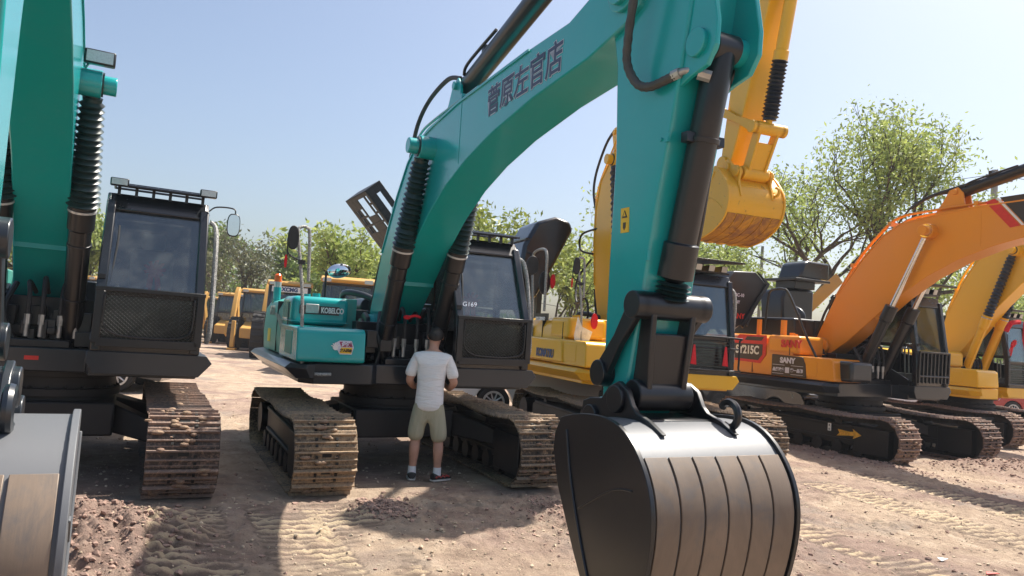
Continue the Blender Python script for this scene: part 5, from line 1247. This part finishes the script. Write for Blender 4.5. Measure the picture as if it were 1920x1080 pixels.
# ------------------------------------------------------------------ cars
def car(x, y, rz, mat, label, suv=False, plate=None):
    root = empty('parked_car', (x, y, 0), rz, label, 'car', 'cars parked behind the excavators')
    k = 1.12 if suv else 1.0
    low = [(2.25, .30), (2.32, .45), (2.30, .62), (2.18, .78), (1.9, .86), (1.2, .93), (1.0, .95), (-1.7, .98), (-2.2, .95), (-2.32, .75), (-2.30, .35), (-2.2, .28)]
    # wheel arches cut into the lower line
    def arch(cx): return [(cx - .39 * math.cos(t), .30 + .39 * math.sin(t)) for t in [math.pi * i / 10 for i in range(11)]]
    line = [(2.22, .24)] + [(p[0], p[1] * k) for p in low] + [(-2.2, .24)] + arch(-1.38) + arch(1.40)
    q = MB(); q.prism(line, -.88, .88); body = q.build('body', mat, root, bev=.06, seg=3)
    cab = [(1.05, .93 * k), (.35, 1.40 * k), (.1, 1.46 * k), (-1.0, 1.46 * k), (-1.35, 1.42 * k), (-2.1, .97 * k)]
    q = MB(); q.loft([[(p[0], -.80 + (0 if p[1] < 1.1 * k else .16), p[1]) for p in cab], [(p[0], .80 - (0 if p[1] < 1.1 * k else .16), p[1]) for p in cab]]); gh = q.build('glasshouse', GLASSD, body, bev=.03)
    q = MB(); q.box(-1.05, .15, -.64, .64, 1.44 * k, 1.475 * k)
    for sy in (-1, 1):
        for p0, p1 in ((cab[0], cab[1]), (cab[5], cab[4]), ((-.25, .95 * k), (-.28, 1.45 * k))): q.cyl((p0[0], sy * .805, p0[1]), (p1[0], sy * .65, p1[1]), .035, n=8)
    q.build('roof', mat, body, bev=.015)
    for sx in (-1.38, 1.40):
        for sy in (-1, 1):
            q = MB(); q.cyl((sx, sy * .68, .33), (sx, sy * .88, .33), .33, n=36); wh = q.build('wheel', TIRE, root, bev=.03)
            q = MB(); q.lathe((sx, sy * .86, .33), (sx, sy * .90, .33), [(0, .23), (1, .225), (1, .19), (.3, .18)], 32)
            for i in range(10): 
                th = 2 * math.pi * i / 10; q.cyl((sx, sy * .885, .33), (sx + .2 * math.cos(th), sy * .885, .33 + .2 * math.sin(th)), .022, .012, 6)
            q.cyl((sx, sy * .86, .33), (sx, sy * .90, .33), .05, n=12); q.build('rim', RIM, wh)
    for sy in (-1, 1):
        q = MB(); q.loft([[(2.10, sy * .84, .70 * k), (2.27, sy * .62, .68 * k), (2.27, sy * .62, .60 * k), (2.14, sy * .84, .60 * k)], [(1.88, sy * .885, .76 * k), (2.20, sy * .45, .74 * k), (2.31, sy * .45, .62 * k), (1.95, sy * .89, .66 * k)]]); q.build('headlight', LENSM, body, bev=.006)
        q = MB(); q.box(-2.335, -2.28, sy * .80 - .1, sy * .80 + .06, .66, .82); q.build('tail_light', REDM, body)
        q = MB(); q.box(.78, .95, sy * .98 - .08, sy * .98 + .08, .95 * k, 1.07 * k); q.build('side_mirror', mat, body, bev=.03)
    q = MB(); q.box(2.29, 2.325, -.5, .5, .40, .56); q.build('grille', RUB, body, bev=.01)
    if plate:
        q = MB(); q.box(2.33, 2.345, -.22, .22, .40, .52); pp = q.build('number_plate', PLATE, body); text(plate, .10, WHT, pp, (2.347, 0, .46), (0, 1, 0), bold=.002)
    return root
car(-9.3, 15.9, R(8), CARB, 'dark car behind the left excavator with its silver wheel showing under the deck')
car(1.15, 16.4, R(183), CARW, 'white car behind the middle excavator cab with its wheel showing')
car(6.6, 19.8, R(-62), CARB, 'black car facing forward under the orange excavator with blue number plate', True, '皖A 06Z8')
car(4.0, 21.5, R(-95), CARW, 'white car mostly hidden behind the right side of the yellow excavator')
car(14.6, 29.0, R(200), CARW, 'white car glimpsed under the orange excavator cab')
car(19.5, 28.0, R(185), CARR, 'red car glimpsed low behind the right yellow excavator')

# ------------------------------------------------------------------ loaders far behind
def loader(px, D, pybase, rz, label, kind='backhoe', scale=1.0, txt=None):
    x, y = at(px, D, 600)
    root = empty('backhoe_loader' if kind == 'backhoe' else 'wheel_loader', (x, y, 0), rz, label, 'loader', 'loaders parked at the back'); root.scale = (scale,) * 3
    wr = .72 if kind == 'backhoe' else .80
    for sx, rr, nm in ((-1.0, wr, 'wheel'), (1.25, wr * (.62 if kind == 'backhoe' else 1), 'wheel')):
        for sy in (-1, 1):
            q = MB(); prof = []
            q.cyl((sx, sy * .72, rr), (sx, sy * 1.12, rr), rr, n=32)
            for i in range(20):
                th = 2 * math.pi * i / 20; q.box(-.05, .05, -.2, .2, rr - .02, rr + .035, Matrix.Translation((sx, sy * .92, rr)) @ Matrix.Rotation(th, 4, 'Y'))
            wh = q.build('wheel', TIRE, root, bev=.02); q = MB(); q.lathe((sx, sy * 1.0, rr), (sx, sy * 1.13, rr), [(0, rr * .55), (1, rr * .55), (1, rr * .45), (.4, rr * .3), (.6, .08), (.9, .07)], 24); q.build('rim', LOAD, wh)
    q = MB(); q.prism([(-1.9, .55), (-1.9, 1.0), (-.9, 1.3), (.4, 1.3), (.5, 1.55), (1.9, 1.45), (2.0, 1.2), (2.0, .6), (1.0, .5)], -.55, .55); q.build('body', LOAD, root, bev=.05)
    # cab
    q = MB(); ch = [(-.95, 1.2), (-1.05, 1.7), (-.85, 2.62), (.35, 2.62), (.55, 1.7), (.5, 1.2)]
    for sy in (-.70, .70):
        for i in range(len(ch) - 1): q.cyl((ch[i][0], sy, ch[i][1]), (ch[i + 1][0], sy, ch[i + 1][1]), .05, n=8)
        q.cyl((-.25, sy, 1.2), (-.25, sy, 2.62), .035, n=8)
    for c0 in ch: q.cyl((c0[0], -.70, c0[1]), (c0[0], .70, c0[1]), .045, n=8)
    q.box(-.9, .5, -.7, .7, 1.1, 1.45)
    cb = q.build('cab', DARK, root)
    q = MB(); q.prism(ch, -.68, .68); q.build('window', GLASSD, cb)
    q = MB(); q.prism([(-1.05, 2.62), (-1.1, 2.70), (-.95, 2.80), (.45, 2.80), (.62, 2.70), (.55, 2.62)], -.80, .80); rf = q.build('roof', LOAD, cb, bev=.04)
    for sy in (-.6, .6):
        for sx in (-1.08, .60): q = MB(); q.box(sx - .03, sx + .03, sy - .12, sy + .12, 2.63, 2.74); q.build('work_light', LENSM, rf)
    if kind == 'backhoe':
        q = MB(); q.prism([(-2.3, .6), (-2.1, .55), (-1.95, 1.4), (-2.25, 2.3), (-2.05, 3.0), (-2.25, 3.05), (-2.55, 2.35), (-2.25, 1.3)], -.75, -.50); q.build('backhoe_boom', LOAD, root, bev=.02)
        q = MB(); q.prism([(-2.1, 2.95), (-2.25, 3.1), (-2.55, 2.8), (-3.05, 1.2), (-2.85, 1.1)], -.73, -.52); q.prism([(-3.1, 1.25), (-2.75, 1.2), (-2.6, .8), (-2.85, .45), (-3.2, .6)], -.9, -.35); q.build('dipper', LOAD, root, bev=.02)
        for sy in (-1, 1): q = MB(); q.prism([(-2.0, 1.3), (-1.85, 1.3), (-1.75, .15), (-1.95, .1), (-2.05, .15)], sy * .8 - .08, sy * .8 + .08); q.box(-2.15, -1.7, sy * .8 - .18, sy * .8 + .18, .02, .10); q.build('stabiliser', LOAD, root, bev=.02)
        q = MB(); q.tube([(-2.2, -.62, 1.3), (-2.45, -.62, 1.9), (-2.5, -.62, 2.6)], .04); q.build('hydraulic_cylinder', HOSEG, root)
    if kind == 'wheel': q = MB(); q.box(1.9, 2.05, -.5, .5, .7, 1.4); q.build('grille', DARK, root)
    for sy in (-.55, .55): q = MB(); q.prism([(1.0, 1.45), (1.2, 1.6), (2.6, .6), (2.5, .4)], sy - .06, sy + .06); q.build('loader_arm', LOAD, root, bev=.02)
    if kind == 'backhoe': q = MB(); q.prism([(2.5, .75), (2.45, .1), (3.1, .05), (3.15, .1), (2.6, .2), (2.6, .8)], -1.15, 1.15); q.build('loader_bucket', LOAD, root, bev=.01)
    if txt:
        q = MB(); q.box(.58, .60, -.62, .62, 2.38, 2.58); bn = q.build('cab_banner', WHT, cb); text(txt, .19, BLUE, bn, (.605, 0, 2.475), (0, 1, 0), bold=.01)
    return root
loader(442, 42, 637, R(95), 'yellow backhoe loader at the far left seen from behind beside the left cab', scale=1.0)
loader(492, 37, 657, R(97), 'yellow backhoe loader with tall folded boom left of the wheel loader with blue lettering', scale=1.05)
loader(402, 50, 637, R(80), 'second loader half hidden between the left cab and the backhoe loader', scale=.95)
loader(540, 32, 657, R(-75), 'yellow wheel loader with blue cab lettering behind the orange beacon', 'wheel', 1.15, 'XCMG')
loader(652, 25.5, 660, R(-85), 'loader with orange roof edge and wide cab behind the teal engine cover', 'wheel', 1.14)
loader(172, 40, 640, R(85), 'yellow loader glimpsed between the left cylinder and cab', 'wheel', 1.1)
# far yellow boom with mirror behind the orange machine
x, y = at(1500, 24); root = empty('far_excavator_boom', (x, y, 0), R(-20), 'dusty yellow boom slanting up behind the orange excavator rail', 'boom')
q = MB(); q.prism([(-1.6, 1.6), (-1.0, 1.6), (1.2, 4.1), (1.0, 4.4)], -.2, .2); q.build('boom_beam', LOAD, root, bev=.02)
q = MB(); q.box(-2.2, 1.8, -.8, .8, .5, 2.2); q.build('machine_body', BLK, root, bev=.05)

# ------------------------------------------------------------------ dusty air over the yard
q = MB(); q.box(-80, 80, -12, 75, -2.2, 24); hz_o = q.build('haze', WHT, smooth=False); hz_o.data.materials.clear(); tag(hz_o, kind='stuff')
hm = bpy.data.materials.new('dusty_air'); hm.use_nodes = True; hn = hm.node_tree.nodes; hn.clear(); ho = hn.new('ShaderNodeOutputMaterial'); pv = hn.new('ShaderNodeVolumePrincipled')
pv.inputs['Color'].default_value = (.86, .91, 1, 1); pv.inputs['Density'].default_value = .0007; pv.inputs['Anisotropy'].default_value = .2
hm.node_tree.links.new(pv.outputs[0], ho.inputs['Volume']); hz_o.data.materials.append(hm)
# ------------------------------------------------------------------ the man
def skin_mesh(name, J, E, mat, parent, sub=2):
    """J: name -> (x, y, z, rx, ry); grown with a Skin modifier and baked"""
    keys = list(J); me = bpy.data.meshes.new(name); me.from_pydata([J[k][:3] for k in keys], [(keys.index(a), keys.index(b)) for a, b in E], [])
    o = bpy.data.objects.new(name, me); COL.objects.link(o)
    o.modifiers.new('s', 'SKIN'); sv = me.skin_vertices[0].data
    for i, k in enumerate(keys): sv[i].radius = J[k][3:5]; sv[i].use_root = (i == 0)
    sb = o.modifiers.new('b', 'SUBSURF'); sb.levels = sub; sb.render_levels = sub
    dg = bpy.context.evaluated_depsgraph_get(); dg.update(); m2 = bpy.data.meshes.new_from_object(o.evaluated_get(dg)); bpy.data.objects.remove(o)
    m2.materials.clear(); m2.materials.append(mat); m2.polygons.foreach_set('use_smooth', [True] * len(m2.polygons)); m2.name = name
    r = bpy.data.objects.new(name, m2); COL.objects.link(r); r.parent = parent; return r
pz = -.0
man = empty('person', (-.86, 8.80, 0), R(3), 'man seen from behind in white T-shirt and khaki shorts looking down before the middle excavator', 'person')
J = dict(pelvis=(0, 0, .92, .115, .09), waist=(0, 0, 1.06, .12, .09), chest=(.005, .02, 1.28, .165, .12), upper=(0, .035, 1.41, .13, .085), neck=(0, .06, 1.49, .062, .066), neck2=(0, .085, 1.54, .058, .062), head0=(.005, .115, 1.60, .072, .085), head1=(.01, .125, 1.67, .078, .095), head2=(.012, .11, 1.72, .055, .07),
    shl=(-.165, .03, 1.40, .062, .062), ell=(-.255, .02, 1.13, .046, .05), frl=(-.20, .20, 1.04, .036, .04), wrl=(-.10, .32, 1.10, .026, .03), pal=(-.05, .38, 1.13, .022, .038),
    shr=(.165, .03, 1.40, .062, .062), elr=(.275, .0, 1.13, .048, .05), frr=(.21, .18, 1.05, .036, .04), wrr=(.12, .31, 1.12, .026, .03), par=(.06, .38, 1.15, .022, .038),
    hipl=(-.085, 0, .84, .075, .09), thl=(-.115, .01, .66, .072, .08), knl=(-.125, .02, .46, .056, .062), cal=(-.130, -.01, .34, .058, .066), shl2=(-.130, .0, .20, .042, .048), anl=(-.135, .0, .085, .036, .042), fol=(-.14, .10, .045, .036, .028), tol=(-.145, .17, .035, .03, .02),
    hipr=(.085, 0, .84, .075, .09), thr=(.125, .01, .66, .072, .08), knr=(.140, .02, .46, .056, .062), car=(.148, -.01, .34, .058, .066), shr2=(.150, .0, .20, .042, .048), anr=(.155, .0, .085, .036, .042), forr=(.20, .07, .045, .036, .028), tor=(.25, .12, .035, .03, .02))
# five fingers on each hand, curled round the thing he holds
E_ = [('pelvis', 'waist'), ('waist', 'chest'), ('chest', 'upper'), ('upper', 'neck'), ('neck', 'neck2'), ('neck2', 'head0'), ('head0', 'head1'), ('head1', 'head2'),
     ('upper', 'shl'), ('shl', 'ell'), ('ell', 'frl'), ('frl', 'wrl'), ('wrl', 'pal'), ('upper', 'shr'), ('shr', 'elr'), ('elr', 'frr'), ('frr', 'wrr'), ('wrr', 'par'),
     ('pelvis', 'hipl'), ('hipl', 'thl'), ('thl', 'knl'), ('knl', 'cal'), ('cal', 'shl2'), ('shl2', 'anl'), ('anl', 'fol'), ('fol', 'tol'),
     ('pelvis', 'hipr'), ('hipr', 'thr'), ('thr', 'knr'), ('knr', 'car'), ('car', 'shr2'), ('shr2', 'anr'), ('anr', 'forr'), ('forr', 'tor')]
for sd, hx0 in (('l', -.05), ('r', .06)):
    sg = 1 if sd == 'l' else -1; base = 'pa' + sd; bx, by, bz = J[base][:3]
    for k, (dz, ln) in enumerate(((.030, .030), (.012, .034), (-.008, .032), (-.026, .026))):
        a, b_, c3 = f'f{sd}{k}a', f'f{sd}{k}b', f'f{sd}{k}c'
        J[a] = (bx + sg * .018, by + .030, bz + dz, .009, .009); J[b_] = (bx + sg * (.03 + ln * .4), by + .030 + ln * .5, bz + dz * 1.1, .008, .008); J[c3] = (bx + sg * (.035 + ln * .9), by + .025 + ln * .2, bz + dz * 1.1, .007, .007)
        E_ += [(base, a), (a, b_), (b_, c3)]
    J[f't{sd}a'] = (bx + sg * .01, by - .012, bz + .035, .011, .011); J[f't{sd}b'] = (bx + sg * .035, by + .005, bz + .052, .009, .009); E_ += [(base, f't{sd}a'), (f't{sd}a', f't{sd}b')]
body = skin_mesh('body', J, E_, SKIN, man)
q = MB()
for sx in (-1, 1): q.sphere((.01 + sx * .083, .105, 1.655), (.012, .022, .034), 10, 8)
q.build('ear', SKIN, body)
q = MB(); q.sphere((.01, .222, 1.64), (.014, .022, .022), 8, 6); q.build('nose', SKIN, body)
for sx in (-1, 1): q = MB(); q.sphere((.01 + sx * .034, .205, 1.665), (.012, .01, .008), 8, 6); q.build('eye', RUB, body)
q = MB(); q.sphere((.01, .212, 1.600), (.024, .008, .007), 8, 6); q.build('mouth', SHOER, body)
# short black hair: cap over the back and top of the head
hv = MB(); rings = []
for j in range(12):
    th = math.pi * .62 * j / 11 + .001; ring = []
    for i2 in range(28):
        ph = 2 * math.pi * i2 / 28; back = (1 - math.sin(ph)) / 2
        t2 = th * (.62 + .50 * back); rr = 1 + .02 * math.sin(ph * 9 + j)
        ring.append((.012 + .093 * rr * math.sin(t2) * math.cos(ph), .105 + .112 * rr * math.sin(t2) * math.sin(ph), 1.662 + .100 * math.cos(t2)))
    rings.append(ring)
hv.loft(rings); hv.build('hair', HAIR, body)
# shirt
Js = dict(hem0=(0, -.005, .77, .176, .126), hem=(0, -.005, .87, .182, .134), belly=(0, .0, .98, .175, .130), waist=(0, .0, 1.10, .168, .128), chest=(.003, .018, 1.28, .190, .138), upper=(0, .03, 1.41, .158, .104), col=(0, .05, 1.468, .088, .078),
    sl=(-.175, .03, 1.395, .078, .078), sl2=(-.235, .026, 1.24, .072, .074), sl3=(-.250, .022, 1.165, .070, .072), sr=(.175, .03, 1.395, .078, .078), sr2=(.243, .016, 1.24, .074, .076), sr3=(.262, .01, 1.165, .072, .074))
def shirtmat():
    mt, n, l, b, o = newmat('white_cotton_shirt'); v = coords(n, l, (1.5, 1.5, 9)); t = noise(n, l, 3, 4, .6, v, .5)
    b.inputs['Base Color'].default_value = (.80, .79, .79, 1); b.inputs['Roughness'].default_value = .9; bump(n, l, t.outputs[0], b, .7, .03); return mt
sh = skin_mesh('t_shirt', Js, [('hem0', 'hem'), ('hem', 'belly'), ('belly', 'waist'), ('waist', 'chest'), ('chest', 'upper'), ('upper', 'col'), ('upper', 'sl'), ('sl', 'sl2'), ('sl2', 'sl3'), ('upper', 'sr'), ('sr', 'sr2'), ('sr2', 'sr3')], shirtmat(), body)
Jp = dict(top=(0, .0, 1.02, .145, .10), mid=(0, .0, .84, .160, .120), l0=(-.098, .0, .74, .098, .112), l1=(-.125, .005, .58, .096, .104), l2=(-.135, .005, .43, .098, .102), r0=(.098, .0, .74, .098, .112), r1=(.135, .005, .58, .096, .104), r2=(.148, .005, .42, .100, .104))
def shortsmat():
    mt, n, l, b, o = newmat('khaki_shorts_cloth'); v = coords(n, l, (8, 8, 1.5)); t = noise(n, l, 2.2, 4, .6, v, .3)
    r = ramp(n, l, t.outputs[0], [(.3, (.36, .335, .235)), (.7, (.44, .41, .295))]); l.new(r.outputs[0], b.inputs['Base Color']); b.inputs['Roughness'].default_value = .92; bump(n, l, t.outputs[0], b, .6, .03); return mt
skin_mesh('shorts', Jp, [('top', 'mid'), ('mid', 'l0'), ('l0', 'l1'), ('l1', 'l2'), ('mid', 'r0'), ('r0', 'r1'), ('r1', 'r2')], shortsmat(), body)
for (ax_, ay_, an, nm) in ((-.135, 0, 96, 'l'), (.155, 0, 42, 'r')):
    d = Vector((math.cos(R(an)), math.sin(R(an)), 0))
    q = MB(); q.lathe((ax_, ay_, .06), (ax_ - .002, ay_, .155), [(0, .05), (.5, .047), (1, .046)], 18); q.build('sock', SOCK, body)
    T = Matrix((d, Vector((-d.y, d.x, 0)), Vector((0, 0, 1)))).transposed().to_4x4(); T.translation = Vector((ax_, ay_, 0))
    rings = []
    for xx, wd, hh in ((-.075, .025, .05), (-.065, .042, .085), (-.02, .05, .098), (.04, .05, .088), (.10, .052, .064), (.16, .048, .050), (.195, .034, .038), (.208, .012, .026)):
        rings.append([T @ Vector((xx, wd * math.cos(t), .014 + (hh - .014) * (.5 + .5 * math.sin(t)))) for t in [2 * math.pi * i / 16 for i in range(16)]])
    q = MB(); q.loft(rings); so_ = q.build('shoe', SHOE, body)
    q = MB(); q.prism([(T @ Vector((u, v, 0)))[:2] for u, v in ((-.08, 0), (-.07, .04), (0, .05), (.1, .055), (.18, .045), (.212, 0), (.18, -.045), (.1, -.055), (0, -.05), (-.07, -.04))], 0.0, .02, 'z'); q.build('sole', SOLE, so_, bev=.005)
    q = MB()
    for k in range(7):
        u = -.04 + .03 * k; q.sphere((T @ Vector((u, -.046 if nm == 'r' else .03, .05 + .01 * (k % 2))))[:], (.014, .012, .012), 7, 5)
    q.build('shoe_print', SHOER, so_)
q = MB(); q.box(-.03, .045, .385, .40, 1.09, 1.19); ph_ = q.build('phone', RUB, None, bev=.004); ph_.matrix_world = man.matrix_basis
tag(ph_, 'black mobile phone held in front of the man in the white T-shirt', 'phone')
